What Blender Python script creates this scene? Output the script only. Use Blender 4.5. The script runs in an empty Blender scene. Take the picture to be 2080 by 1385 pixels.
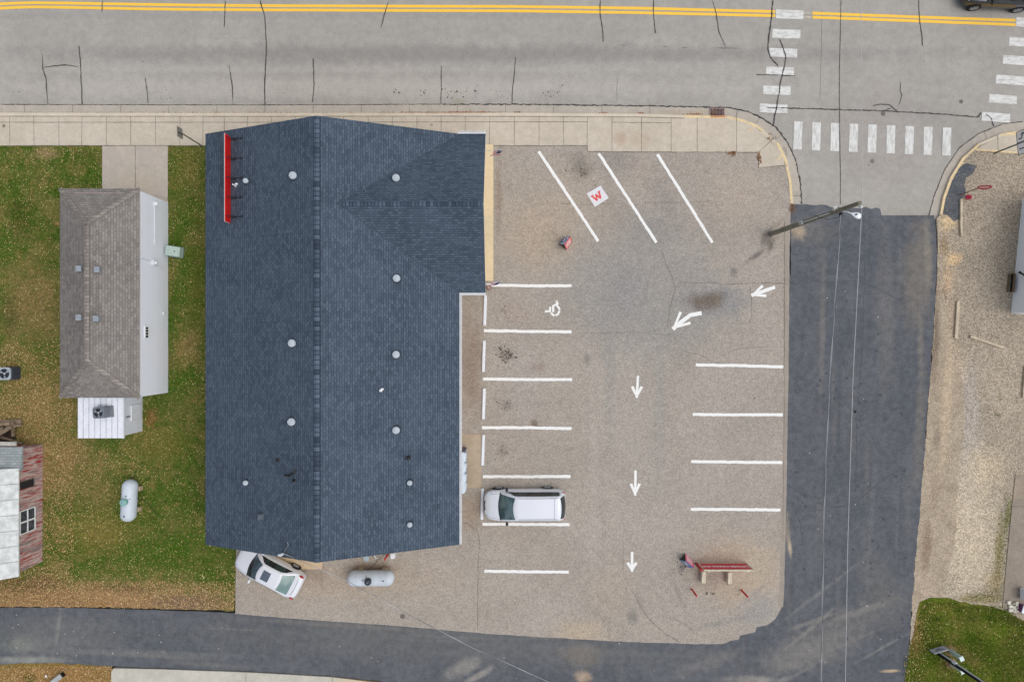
import bpy, bmesh, math, random
import numpy as np
from mathutils import Vector, Matrix, noise
random.seed(7); rng = np.random.default_rng(7)
S = bpy.context.scene
COL = S.collection
H = 40.0                       # camera height in metres
PX = 32.0                      # photograph pixels per metre on the ground
# ------------------------------------------------------------------ camera, sky, sun
cam = bpy.data.cameras.new('camera'); camo = bpy.data.objects.new('camera', cam); COL.objects.link(camo)
camo.location = (0, 0, H); camo.rotation_euler = (0, 0, 0)
cam.sensor_width = 36; cam.lens = 36*PX*H/2080; cam.clip_end = 1000; cam.clip_start = 0.1
S.camera = camo
w = bpy.data.worlds.new('World'); S.world = w; w.use_nodes = True
nt = w.node_tree; nt.nodes.clear()
wo = nt.nodes.new('ShaderNodeOutputWorld'); bg = nt.nodes.new('ShaderNodeBackground'); sk = nt.nodes.new('ShaderNodeTexSky')
hs = nt.nodes.new('ShaderNodeHueSaturation')
sk.sky_type = 'NISHITA'; sk.sun_disc = False; sk.sun_elevation = math.radians(60); sk.sun_rotation = math.radians(102)
sk.dust_density = 4; sk.air_density = 1.0
hs.inputs['Saturation'].default_value = 0.42
nt.links.new(sk.outputs[0], hs.inputs['Color']); nt.links.new(hs.outputs[0], bg.inputs[0]); nt.links.new(bg.outputs[0], wo.inputs[0])
bg.inputs[1].default_value = 0.15
sl = bpy.data.lights.new('sun', 'SUN'); slo = bpy.data.objects.new('sun', sl); COL.objects.link(slo)
sl.energy = 0.5; sl.angle = math.radians(90); sl.color = (1.0, 0.96, 0.90)
el, az = math.radians(60), math.radians(102)          # azimuth clockwise from north (+y)
sd = Vector((math.sin(az)*math.cos(el), math.cos(az)*math.cos(el), math.sin(el)))
slo.rotation_euler = sd.to_track_quat('Z', 'Y').to_euler(); slo.location = (20, -30, 60)
S.view_settings.view_transform = 'Standard'; S.view_settings.look = 'None'
S.view_settings.exposure = 0.10; S.view_settings.gamma = 1
# ------------------------------------------------------------------ helpers
def P(px, py, z=0.0):
    k = (1 - z/H)/PX
    return Vector(((px-1040)*k, (692.5-py)*k, z))
def lin(c):
    return tuple((v/255/12.92 if v/255 <= .04045 else ((v/255+.055)/1.055)**2.4) for v in c)
def C(r, g, b): return lin((r, g, b)) + (1.0,)
def mw(o):
    if o is None: return Matrix.Identity(4)
    m = Matrix.Translation(o.location) @ o.rotation_euler.to_matrix().to_4x4()
    return mw(o.parent) @ m
def props(o, label=None, cat=None, group=None, kind=None):
    if label: o['label'] = label
    if cat: o['category'] = cat
    if group: o['group'] = group
    if kind: o['kind'] = kind
    return o
def thing(name, loc, label, cat, group=None, rot=0.0):
    o = bpy.data.objects.new(name, None); COL.objects.link(o)
    o.location = loc; o.rotation_euler = (0, 0, rot); o.empty_display_size = .3
    return props(o, label, cat, group)
class MB:
    def __init__(s, local=False): s.v = []; s.f = []; s.m = []; s.local = local
    def add(s, vs, fs, mi=0):
        b = len(s.v); s.v += [tuple(v) for v in vs]
        for f in fs: s.f.append(tuple(b+i for i in f)); s.m.append(mi)
    def box(s, c, size, rz=0.0, mi=0, M=None):
        hx, hy, hz = size[0]/2, size[1]/2, size[2]/2
        R = Matrix.Rotation(rz, 3, 'Z') if M is None else M
        vs = [Vector(c) + R @ Vector((x*hx, y*hy, z*hz)) for z in (-1, 1) for x, y in ((-1, -1), (1, -1), (1, 1), (-1, 1))]
        s.add(vs, [(3, 2, 1, 0), (4, 5, 6, 7), (0, 1, 5, 4), (1, 2, 6, 5), (2, 3, 7, 6), (3, 0, 4, 7)], mi)
    def bar(s, a, b, wd, ht, mi=0):
        a, b = Vector(a), Vector(b); d = (b-a); L = d.length; d.normalize()
        up = Vector((0, 0, 1)) if abs(d.z) < .95 else Vector((0, 1, 0))
        y = up.cross(d).normalized(); z = d.cross(y)
        s.box((a+b)/2, (L, wd, ht), M=Matrix((d, y, z)).transposed(), mi=mi)
    def tube(s, pts, r, n=10, cap=True, mi=0):
        pts = [Vector(p) for p in pts]; rs = r if isinstance(r, (list, tuple)) else [r]*len(pts)
        vs = []; prev = None
        for i, p in enumerate(pts):
            d = (pts[min(i+1, len(pts)-1)] - pts[max(i-1, 0)]).normalized()
            if prev is None:
                u = d.orthogonal().normalized()
            else:
                u = (prev - d*prev.dot(d)).normalized()
            prev = u; q = d.cross(u)
            for k in range(n):
                a = 2*math.pi*k/n; vs.append(p + (u*math.cos(a)+q*math.sin(a))*rs[i])
        fs = []
        for i in range(len(pts)-1):
            for k in range(n):
                fs.append((i*n+k, i*n+(k+1) % n, (i+1)*n+(k+1) % n, (i+1)*n+k))
        if cap: fs += [tuple(range(n-1, -1, -1)), tuple((len(pts)-1)*n+k for k in range(n))]
        s.add(vs, fs, mi)
    def lathe(s, prof, c, n=20, M=None, mi=0):
        R = M or Matrix.Identity(3); vs = []; c = Vector(c)
        for r, z in prof:
            for k in range(n):
                a = 2*math.pi*k/n; vs.append(c + R @ Vector((r*math.cos(a), r*math.sin(a), z)))
        fs = []
        for i in range(len(prof)-1):
            for k in range(n):
                fs.append((i*n+k, i*n+(k+1) % n, (i+1)*n+(k+1) % n, (i+1)*n+k))
        fs += [tuple(range(n-1, -1, -1)), tuple((len(prof)-1)*n+k for k in range(n))]
        s.add(vs, fs, mi)
    def prism(s, pts, z0, z1, mi=0):
        """polygon of (x, y) metres extruded from z0 to z1"""
        n = len(pts); ar = sum(pts[i][0]*pts[(i+1) % n][1]-pts[(i+1) % n][0]*pts[i][1] for i in range(n))
        if ar < 0: pts = pts[::-1]
        vs = [(p[0], p[1], z0) for p in pts] + [(p[0], p[1], z1) for p in pts]
        fs = [tuple(range(n-1, -1, -1)), tuple(range(n, 2*n))] + [(i, (i+1) % n, n+(i+1) % n, n+i) for i in range(n)]
        s.add(vs, fs, mi)
    def poly(s, pts, mi=0): s.add(pts, [tuple(range(len(pts)))], mi)
    def build(s, name, mats, parent=None, smooth=False, bevel=0, sub=0, auto=None, label=None):
        me = bpy.data.meshes.new(name)
        vs = s.v
        if parent is not None and not s.local:
            inv = mw(parent).inverted(); vs = [tuple(inv @ Vector(v)) for v in vs]
        me.from_pydata(vs, [], s.f)
        if not isinstance(mats, (list, tuple)): mats = [mats]
        for m in mats: me.materials.append(m)
        me.polygons.foreach_set('material_index', s.m)
        if smooth: me.polygons.foreach_set('use_smooth', [True]*len(me.polygons))
        me.validate(); me.update()
        o = bpy.data.objects.new(name, me); COL.objects.link(o)
        if parent is not None: o.parent = parent
        if bevel:
            b = o.modifiers.new('b', 'BEVEL'); b.width = bevel; b.segments = 2; b.limit_method = 'ANGLE'; b.angle_limit = math.radians(40)
        if sub:
            b = o.modifiers.new('s', 'SUBSURF'); b.levels = sub; b.render_levels = sub
        if label: o['label'] = label
        return o
def copy_tree(o, parent=None):
    c = o.copy(); COL.objects.link(c)
    if parent is not None: c.parent = parent
    for ch in [k for k in COL.objects if k.parent == o]: copy_tree(ch, c)
    return c
# ------------------------------------------------------------------ materials
class NT:
    def __init__(s, name):
        s.m = bpy.data.materials.new(name); s.m.use_nodes = True; s.t = s.m.node_tree
        s.b = s.t.nodes['Principled BSDF']
    def n(s, typ, **kw):
        k = s.t.nodes.new(typ)
        for a, v in kw.items(): setattr(k, a, v)
        return k
    def l(s, a, b): s.t.links.new(a, b)
    def mix(s, fac, a, b, mode='MIX'):
        m = s.n('ShaderNodeMix', data_type='RGBA', blend_type=mode)
        for sock, v in ((m.inputs[0], fac), (m.inputs[6], a), (m.inputs[7], b)):
            if hasattr(v, 'node'): s.l(v, sock)
            else: sock.default_value = v
        return m.outputs[2]
    def math(s, op, a, b=0.0):
        m = s.n('ShaderNodeMath', operation=op)
        for sock, v in ((m.inputs[0], a), (m.inputs[1], b)):
            if hasattr(v, 'node'): s.l(v, sock)
            else: sock.default_value = v
        return m.outputs[0]
    def noise(s, vec, scale, detail=2, rough=.5, dim=None):
        k = s.n('ShaderNodeTexNoise'); k.inputs['Scale'].default_value = scale
        k.inputs['Detail'].default_value = detail; k.inputs['Roughness'].default_value = rough
        if vec is not None: s.l(vec, k.inputs['Vector'])
        return k.outputs['Fac']
    def ramp(s, v, a, b, lo=0.0, hi=1.0):
        k = s.n('ShaderNodeMapRange', interpolation_type='SMOOTHSTEP'); s.l(v, k.inputs[0])
        k.inputs[1].default_value = a; k.inputs[2].default_value = b; k.inputs[3].default_value = lo; k.inputs[4].default_value = hi
        return k.outputs[0]
    def coord(s, scale=None, rot=0.0, loc=(0, 0, 0)):
        c = s.n('ShaderNodeTexCoord').outputs['Object']
        if scale or rot:
            mp = s.n('ShaderNodeMapping'); s.l(c, mp.inputs[0]); mp.inputs['Rotation'].default_value[2] = rot
            mp.inputs['Location'].default_value = loc
            mp.inputs['Scale'].default_value = scale or (1, 1, 1); return mp.outputs[0]
        return c
    def bump(s, h, strength=.3, dist=.02):
        k = s.n('ShaderNodeBump'); k.inputs['Strength'].default_value = strength; k.inputs['Distance'].default_value = dist
        s.l(h, k.inputs['Height']); s.l(k.outputs[0], s.b.inputs['Normal'])
def plain(name, col, rough=.6, metal=0.0, var=.06, scale=4.0, spec=.5, coat=0.0, bumpd=0.0):
    t = NT(name); co = t.coord()
    nz = t.noise(co, scale, 4, .6)
    c = t.mix(t.ramp(nz, .3, .7), tuple(v*(1-var*1.6) for v in col[:3])+(1,), tuple(min(1, v*(1+var)) for v in col[:3])+(1,))
    t.l(c, t.b.inputs['Base Color']); t.b.inputs['Roughness'].default_value = rough; t.b.inputs['Metallic'].default_value = metal
    t.b.inputs['Specular IOR Level'].default_value = spec; t.b.inputs['Coat Weight'].default_value = coat
    if bumpd: t.bump(nz, .5, bumpd)
    return t.m
def blobs(t, co, c, lst):
    """soft irregular stains: (px, py, rx_px, ry_px, rot_deg, strength, colour)"""
    brk = t.noise(co, 1.3, 5, .65)
    for (px, py, rx, ry, rot, st, colr) in lst:
        p = P(px, py)
        mp = t.n('ShaderNodeMapping', vector_type='TEXTURE'); t.l(co, mp.inputs[0])
        mp.inputs['Location'].default_value = (p.x, p.y, 0); mp.inputs['Rotation'].default_value[2] = math.radians(-rot)
        mp.inputs['Scale'].default_value = (rx/PX, ry/PX, 1000)
        ln = t.n('ShaderNodeVectorMath', operation='LENGTH'); t.l(mp.outputs[0], ln.inputs[0])
        d = t.math('ADD', ln.outputs['Value'], t.math('MULTIPLY', t.math('SUBTRACT', brk, .5), 1.1))
        f = t.ramp(d, 0.15, 1.0, st, 0.0)
        c = t.mix(f, c, colr)
    return c
def ground(name, ca, cb, grain=22, gc=.22, big=.35, lst=(), bump=.3, speck=None, streak=None, rough=.92, spk=(.66, .74), spk_scale=26, cells=None, mot=.06):
    t = NT(name); co = t.coord()
    bn = t.noise(co, big, 6, .62)
    c = t.mix(t.ramp(bn, .35, .65), ca, cb)
    if streak:                              # (rot, strength, colour, scale)
        sv = t.coord(scale=(streak[3], streak[3]*.06, 1), rot=streak[0])
        c = t.mix(t.ramp(t.noise(sv, 1, 4, .6), .5, .75, 0, streak[1]), c, streak[2])
    if lst: c = blobs(t, co, c, lst)
    md = t.noise(co, 2.4, 7, .72); cm = t.n('ShaderNodeVectorMath', operation='SCALE'); t.l(c, cm.inputs[0]); t.l(t.ramp(md, .34, .66, 1-mot, 1+mot), cm.inputs['Scale']); c = cm.outputs[0]
    g = t.noise(co, grain, 3, .7)
    f = t.ramp(g, .3, .7, 1-gc, 1+gc)
    cx = t.n('ShaderNodeVectorMath', operation='SCALE'); t.l(c, cx.inputs[0]); t.l(f, cx.inputs['Scale']); c = cx.outputs[0]
    if cells:                               # pebbles: (scale, strength)
        v = t.n('ShaderNodeTexVoronoi'); v.inputs['Scale'].default_value = cells[0]; t.l(co, v.inputs['Vector'])
        hsv = t.n('ShaderNodeSeparateColor'); t.l(v.outputs['Color'], hsv.inputs[0])
        cy = t.n('ShaderNodeVectorMath', operation='SCALE'); t.l(c, cy.inputs[0])
        t.l(t.ramp(hsv.outputs[0], 0, 1, 1-cells[1], 1+cells[1]), cy.inputs['Scale']); c = cy.outputs[0]
    if speck:
        sp = t.noise(co, spk_scale, 1, .5)
        c = t.mix(t.ramp(sp, spk[0], spk[1]), c, speck)
    t.l(c, t.b.inputs['Base Color']); t.b.inputs['Roughness'].default_value = rough
    t.b.inputs['Specular IOR Level'].default_value = .2
    t.bump(g, bump, .01)
    return t.m
def sheet(name, pts, z, mat, depth=.35, parent=None, jit=0.0, step=12):
    """polygon in photograph pixels on the ground, as a slab with real sides; jit roughens its outline (pixels)"""
    if jit:
        q = []
        for i, a in enumerate(pts):
            b = pts[(i+1) % len(pts)]; L = math.hypot(b[0]-a[0], b[1]-a[1]); inside = all(-60 < v[0] < 2140 and -60 < v[1] < 1450 for v in (a, b))
            n = max(1, int(L/step)) if L < 3000 else max(1, int(L/40))
            for k in range(n):
                f = k/n; x = a[0]+(b[0]-a[0])*f; y = a[1]+(b[1]-a[1])*f
                j = 0 if k == 0 else jit
                q.append((x+j*(noise.noise(Vector((x*.09, y*.09, 3)))*1.2+random.uniform(-.5, .5)), y+j*(noise.noise(Vector((x*.09, y*.09, 9)))*1.2+random.uniform(-.5, .5))))
        pts = q
    b = MB(); b.prism([P(*p)[:2] for p in pts], z-depth, z)
    o = b.build(name, mat, parent)
    bm = bmesh.new(); bm.from_mesh(o.data); bmesh.ops.triangulate(bm, faces=[f for f in bm.faces if len(f.verts) > 4]); bm.to_mesh(o.data); bm.free()
    if parent is None: o['kind'] = 'structure'
    return o
def ribbon(b, pts, wd, z, jit=0.0, mi=0, taper=False, step=None):
    """painted or tarred line: centre line in pixels, width in pixels"""
    if step:
        q = []
        for i in range(len(pts)-1):
            a, c = pts[i], pts[i+1]; n = max(1, int(math.hypot(c[0]-a[0], c[1]-a[1])/step))
            for k in range(n): q.append((a[0]+(c[0]-a[0])*k/n, a[1]+(c[1]-a[1])*k/n))
        q.append(pts[-1]); pts = q
    vs = []; n = len(pts)
    for i, p in enumerate(pts):
        a, c = pts[max(i-1, 0)], pts[min(i+1, n-1)]
        d = Vector((c[0]-a[0], c[1]-a[1])).normalized(); nn = Vector((-d.y, d.x))
        ww = wd*(1+jit*random.uniform(-1, 1)); off = jit*random.uniform(-.8, .8)*wd
        if taper: ww *= .35+.65*math.sin(math.pi*min(max(i/(n-1), .03), .97))
        c0 = Vector(p[:2])+nn*off
        for sgn in (-.5, .5):
            q = c0+nn*ww*sgn; zz = z(q.y) if callable(z) else z; vs.append(P(q.x, q.y, 0)+Vector((0, 0, zz)))
    fs = [(2*i, 2*i+1, 2*i+3, 2*i+2) for i in range(n-1)]
    b.add(vs, fs, mi)
# ------------------------------------------------------------------ ground surfaces
RZ = -0.12                                              # the main road lies a kerb's height below the lots
GR = C(74, 88, 30); GR2 = C(112, 112, 56); BR = C(150, 124, 84); BR2 = C(120, 94, 66); TAN = C(188, 168, 132)
m_lawn = NT('lawn')
def lawn_mat():
    t = m_lawn; co = t.coord()
    a = t.noise(co, .55, 6, .68)
    c = t.mix(t.ramp(a, .42, .64), C(76, 102, 34), C(120, 116, 64))
    a2 = t.noise(co, 1.9, 5, .7)
    c = t.mix(t.ramp(a2, .5, .72, 0, .8), c, C(58, 80, 26))
    a3 = t.noise(t.coord(loc=(7, 3, 0), scale=(1, 1, 1)), .9, 6, .7)
    c = t.mix(t.ramp(a3, .53, .7, 0, .75), c, C(146, 124, 76))
    L = [(200, 1222, 420, 62, 1, 1.0, C(164, 134, 98)), (400, 560, 30, 260, 0, .6, C(92, 100, 38)), (70, 620, 95, 130, 0, .75, BR), (60, 860, 170, 190, 10, .85, C(150, 126, 82)), (150, 960, 120, 110, 0, .6, BR), (320, 900, 90, 60, 0, .5, C(140, 120, 66)),
         (200, 1080, 110, 70, 0, .55, C(138, 122, 62)), (95, 310, 40, 22, 0, .8, C(160, 138, 100)), (380, 340, 50, 90, 0, .55, C(126, 116, 62)), (385, 700, 40, 60, 0, .5, BR),
         (140, 1225, 330, 42, 0, 1.0, C(158, 126, 90)), (380, 1225, 110, 30, 0, 1.0, C(128, 108, 90)), (60, 1185, 110, 30, 0, .9, BR2), (250, 1195, 100, 12, 4, .6, C(92, 70, 48)),
         (330, 1120, 120, 60, 0, .6, C(66, 100, 22)), (440, 1060, 40, 120, 0, .6, C(62, 98, 24)), (330, 820, 60, 60, 0, .5, C(62, 90, 24)), (40, 440, 40, 60, 0, .6, C(70, 74, 28)),
         (305, 850, 22, 30, 0, .8, C(134, 98, 62)), (115, 1150, 30, 22, 0, .7, C(150, 128, 84)), (170, 320, 60, 24, 0, .5, C(60, 88, 24)), (20, 640, 26, 60, 0, .5, C(60, 62, 30))]
    c = blobs(t, co, c, L)
    g = t.noise(co, 16, 4, .8)
    cx = t.n('ShaderNodeVectorMath', operation='SCALE'); t.l(c, cx.inputs[0]); g2 = t.noise(co, 5.5, 5, .8); t.l(t.math('MULTIPLY', t.ramp(g, .3, .7, .42, 1.4), t.ramp(g2, .34, .66, .68, 1.25)), cx.inputs['Scale'])
    t.l(cx.outputs[0], t.b.inputs['Base Color']); t.b.inputs['Roughness'].default_value = .95; t.b.inputs['Specular IOR Level'].default_value = .1
    t.bump(g, .7, .04)
lawn_mat(); m_lawn = m_lawn.m
def lawn_simple(name, lst, ca, cb):
    t = NT(name); co = t.coord()
    c = t.mix(t.ramp(t.noise(co, .7, 6, .68), .36, .64), ca, cb)
    c = t.mix(t.ramp(t.noise(co, 2.2, 5, .7), .5, .74, 0, .7), c, C(62, 84, 22))
    c = blobs(t, co, c, lst); g = t.noise(co, 16, 4, .8)
    cx = t.n('ShaderNodeVectorMath', operation='SCALE'); t.l(c, cx.inputs[0]); g2 = t.noise(co, 5.5, 5, .8); t.l(t.math('MULTIPLY', t.ramp(g, .3, .7, .42, 1.4), t.ramp(g2, .34, .66, .7, 1.22)), cx.inputs['Scale'])
    t.l(cx.outputs[0], t.b.inputs['Base Color']); t.b.inputs['Roughness'].default_value = .95; t.b.inputs['Specular IOR Level'].default_value = .1
    t.bump(g, .7, .04); return t.m
m_lawn_e = lawn_simple('lawn_east', [(1860, 1290, 20, 80, 0, .8, C(150, 120, 72)), (1960, 1330, 60, 22, 35, .6, C(140, 120, 70)), (2060, 1262, 50, 14, 20, .7, C(60, 66, 24)),
                                     (1920, 1232, 50, 12, 0, .5, C(120, 112, 50)), (2050, 1340, 60, 60, 0, .4, C(100, 104, 44))], C(86, 104, 26), C(112, 110, 50))
m_lawn_s = lawn_simple('lawn_south', [(120, 1372, 130, 30, 0, .9, C(160, 126, 76)), (60, 1378, 20, 16, 0, .9, C(70, 84, 28))], C(150, 122, 70), C(130, 112, 60))
m_terrain = lawn_simple('terrain', [], C(80, 92, 36), C(112, 106, 58))
m_road = ground('road', C(160, 156, 149), C(167, 163, 156), 24, .2, .25, [
    (1800, 280, 120, 130, 0, .4, C(164, 156, 151)), (1730, 60, 60, 200, 0, .25, C(150, 146, 140)), (1774, 327, 7, 7, 0, .8, C(104, 100, 96)),
    (1040, 60, 1500, 34, 0, .25, C(150, 147, 143)), (900, 108, 1500, 28, 0, .8, C(139, 137, 134)), (700, 30, 1500, 12, 0, .6, C(150, 149, 146)), (700, 178, 1300, 30, 0, .75, C(178, 173, 166)), (700, 140, 1300, 10, 0, .4, C(174, 170, 163)),
    (930, 205, 20, 10, 0, .5, C(150, 145, 124)), (1880, 230, 120, 26, 10, .3, C(146, 142, 140))], streak=(0.0, .25, C(146, 143, 140), .9))
m_road.name = 'road_asphalt'
LOT = [(1300, 590, 240, 190, 20, .95, C(143, 142, 139)), (1500, 1170, 120, 100, 0, .9, C(176, 159, 138)), (1100, 480, 110, 110, 0, .7, C(172, 156, 137)), (1040, 1000, 70, 200, 0, .5, C(164, 152, 139)), (1250, 330, 60, 60, -30, .7, C(138, 133, 127)), (1320, 470, 60, 70, -35, .8, C(138, 135, 131)), (1240, 1200, 60, 80, 0, .5, C(168, 154, 138)), (1380, 1280, 140, 20, 3, .7, C(168, 158, 146)), (1480, 1260, 140, 10, -12, .6, C(140, 136, 131)), (1520, 1215, 90, 6, -40, .6, C(142, 138, 133)), (1380, 1210, 8, 60, -25, .5, C(138, 132, 127)), (1240, 740, 20, 260, 1, .5, C(146, 143, 139)), (1340, 820, 20, 300, 1, .5, C(150, 147, 142)), (1560, 480, 16, 40, 30, .8, C(110, 103, 97)), (1290, 560, 210, 150, 25, .8, C(154, 149, 142)), (1455, 612, 100, 52, 0, .95, C(137, 136, 136)), (1270, 590, 70, 90, 10, .6, C(141, 140, 139)), (1250, 430, 60, 120, -30, .7, C(146, 141, 135)), (1360, 420, 40, 110, -30, .6, C(142, 136, 130)),
       (1430, 612, 52, 26, 0, .95, C(112, 102, 92)), (1455, 608, 22, 30, 0, .7, C(120, 110, 98)), (1180, 340, 34, 46, -25, .8, C(122, 118, 110)), (1185, 352, 16, 12, 0, .8, C(88, 88, 74)),
       (1490, 552, 12, 16, 0, .7, C(118, 114, 112)), (1535, 520, 34, 8, -35, .85, C(110, 104, 100)), (1565, 500, 12, 22, 20, .8, C(96, 90, 84)), (1285, 1252, 17, 20, 0, .85, C(128, 124, 118)),
       (1300, 1220, 10, 30, -20, .5, C(132, 126, 120)), (1180, 1290, 80, 50, 0, .7, C(178, 162, 140)), (1500, 1150, 130, 90, 0, .8, C(172, 158, 140)), (1440, 1165, 60, 45, 0, .75, C(140, 128, 120)),
       (1385, 1152, 14, 14, 0, .8, C(118, 110, 108)), (1060, 760, 60, 300, 0, .35, C(160, 152, 146)), (1192, 730, 9, 18, 0, .7, C(128, 124, 120)), (1170, 420, 160, 130, 0, .45, C(172, 158, 142)),
       (1012, 400, 12, 110, 0, .8, C(146, 132, 120)), (958, 740, 40, 170, 0, .8, C(140, 124, 112)), (960, 1040, 40, 60, 0, .7, C(148, 132, 116)), (1500, 400, 90, 90, 0, .5, C(174, 160, 144)),
       (700, 1180, 320, 60, 0, .6, C(168, 152, 134)), (760, 1152, 70, 14, 0, .85, C(132, 114, 98)), (640, 1160, 40, 40, 0, .6, C(140, 126, 112)), (1290, 900, 70, 300, 0, .35, C(164, 158, 151)),
       (1027, 720, 24, 18, 0, .6, C(116, 106, 98)), (1030, 824, 20, 16, 0, .5, C(120, 110, 102)), (1085, 862, 12, 16, 0, .9, C(116, 102, 86)), (1020, 915, 20, 16, 0, .45, C(130, 118, 108)),
       (1095, 745, 26, 14, 0, .6, C(146, 130, 120)), (1225, 1080, 12, 200, 0, .3, C(150, 144, 138)), (1420, 1250, 120, 60, -30, .3, C(152, 146, 140)), (1540, 1235, 60, 50, -40, .7, C(150, 148, 145)),
       (1580, 470, 14, 40, 0, .5, C(150, 136, 120)), (1050, 640, 60, 30, 0, .45, C(166, 150, 138)), (1300, 345, 40, 30, 0, .5, C(164, 150, 140)), (1510, 900, 60, 300, 0, .3, C(160, 152, 146)), (1205, 1000, 14, 300, 0, .4, C(172, 164, 155))]
m_lot = ground('lot', C(158, 150, 140), C(166, 158, 148), 20, .24, .22, LOT, speck=C(196, 186, 172), spk=(.66, .76), spk_scale=19, cells=(16, .14))
import random as _r2; _q = _r2.Random(5); STR = []
for _k in range(14):
    _x = _q.uniform(1620, 1860); STR.append((_x, _q.uniform(520, 1250), _q.uniform(3, 9), _q.uniform(90, 260), _q.uniform(0, 5), _q.uniform(.25, .6), _q.choice([C(112, 113, 114), C(84, 88, 93), C(120, 116, 111)])))
for _k in range(12):
    STR.append((_q.uniform(1480, 1800), _q.uniform(1180, 1380), _q.uniform(60, 170), _q.uniform(3, 9), _q.uniform(-42, -15), _q.uniform(.35, .75), _q.choice([C(126, 126, 124), C(136, 132, 126), C(82, 86, 92)])))
for _k in range(12):
    STR.append((_q.uniform(60, 1400), _q.uniform(1262, 1350), _q.uniform(90, 300), _q.uniform(3, 9), _q.uniform(1, 5), _q.uniform(.3, .6), _q.choice([C(118, 119, 118), C(84, 87, 91), C(126, 124, 118)])))
m_asph = ground('street', C(86, 90, 96), C(96, 99, 104), 20, .24, .3, [
    *STR, (1862, 560, 44, 150, 3, .75, C(122, 116, 109)), (1868, 860, 16, 200, 3, .6, C(118, 114, 108)), (1790, 1200, 60, 120, -20, .45, C(112, 110, 106)), (900, 1310, 900, 60, 3, .5, C(108, 109, 109)), (120, 1290, 200, 60, 1, .6, C(112, 113, 111)), (1800, 640, 30, 240, 0, .5, C(118, 116, 114)), (1872, 560, 30, 120, 4, .65, C(116, 112, 108)), (1880, 480, 22, 60, 0, .55, C(122, 118, 112)), (1650, 470, 70, 40, 0, .6, C(110, 108, 106)), (1622, 470, 24, 26, 0, .95, C(166, 152, 132)),
    (1598, 1080, 10, 60, 0, .9, C(136, 130, 120)), (1604, 1110, 6, 30, -6, .95, C(176, 162, 140)), (1700, 1290, 160, 60, -30, .7, C(116, 114, 112)), (1620, 1330, 120, 50, -20, .65, C(126, 124, 120)),
    (1440, 1345, 120, 20, -20, .5, C(122, 120, 118)), (1180, 1330, 60, 40, 0, .6, C(130, 122, 112)), (1185, 1375, 24, 20, 0, .95, C(166, 148, 130)), (940, 1355, 60, 24, -25, .75, C(140, 138, 132)),
    (970, 1372, 60, 10, -30, .6, C(160, 154, 146)), (45, 1310, 60, 30, 0, .7, C(126, 128, 122)), (60, 1340, 120, 12, 0, .85, C(142, 144, 138)), (117, 1280, 6, 60, 8, .6, C(134, 134, 130)),
    (300, 1290, 500, 16, 1, .3, C(92, 95, 98)), (1650, 900, 60, 200, 0, .35, C(86, 90, 97)), (1790, 900, 70, 260, 0, .35, C(92, 95, 100)), (1530, 1380, 90, 12, 0, .7, C(150, 146, 140)),
    (1760, 1360, 90, 40, 0, .5, C(84, 88, 94)), (1610, 1190, 10, 90, 0, .5, C(82, 84, 88)), (700, 1270, 300, 8, 4, .5, C(122, 118, 112)), (1100, 1294, 60, 5, 3, .5, C(126, 118, 108)),
    (1885, 520, 12, 100, 0, .8, C(134, 128, 118)), (1808, 1362, 28, 5, -2, 1.0, C(190, 168, 138)), (1870, 700, 9, 120, 0, .6, C(126, 120, 114))],
    speck=C(140, 138, 136), spk=(.72, .8), streak=(math.pi/2, .28, C(116, 114, 113), .8), mot=.13)
m_gravel = ground('gravel', C(164, 152, 135), C(151, 140, 124), 13, .36, .3, [
    (1960, 1080, 110, 220, 0, .75, C(196, 182, 158)), (1905, 760, 50, 420, 3, .95, C(176, 157, 134)), (1886, 1080, 40, 190, 3, .95, C(170, 150, 129)), (1900, 680, 12, 200, 3, .8, C(132, 117, 102)), (1915, 1000, 14, 120, 3, .6, C(150, 134, 117)), (1970, 900, 40, 160, 0, .6, C(168, 159, 149)), (1890, 900, 26, 380, 3, .6, C(184, 165, 142)), (1878, 1100, 14, 90, 0, .8, C(146, 126, 108)), (1915, 620, 10, 60, 8, .85, C(112, 96, 80)),
    (1925, 450, 26, 28, 0, .9, C(200, 176, 138)), (1936, 527, 30, 18, -15, 1.0, C(202, 174, 134)), (1918, 500, 12, 30, 0, .8, C(140, 120, 92)), (1925, 570, 14, 40, 0, .8, C(184, 158, 128)),
    (2030, 1120, 16, 110, 4, .8, C(112, 104, 56)), (2020, 1190, 30, 60, 0, .55, C(140, 124, 84)), (1985, 1215, 60, 14, 0, .8, C(120, 110, 66)), (2048, 1045, 10, 50, 6, .8, C(92, 96, 44)),
    (2026, 843, 9, 6, 0, .8, C(96, 98, 62)), (2031, 805, 6, 16, 0, .6, C(128, 118, 90)), (1945, 760, 30, 60, 10, .55, C(190, 168, 140)), (1968, 800, 30, 110, 0, .5, C(166, 158, 150)),
    (1875, 1210, 24, 20, 0, .7, C(176, 156, 138)), (2060, 420, 50, 100, 0, .3, C(150, 134, 116)), (1960, 340, 20, 20, 0, .7, C(186, 170, 138)), (2000, 950, 60, 60, 0, .5, C(200, 182, 152)),
    (1897, 850, 12, 12, 0, .7, C(124, 112, 92)), (1900, 990, 12, 26, 0, .6, C(140, 126, 110)), (1890, 1180, 12, 50, 20, .5, C(160, 140, 120))],
    speck=C(214, 202, 182), spk=(.6, .72), spk_scale=15, cells=(12, .26), bump=.8)
def concrete(name, ca, cb, lst=(), gc=.07):
    return ground(name, ca, cb, 14, gc, .5, lst, bump=.12, streak=(0.1, .35, tuple(v*.93 for v in cb[:3])+(1,), 1.6))
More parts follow.
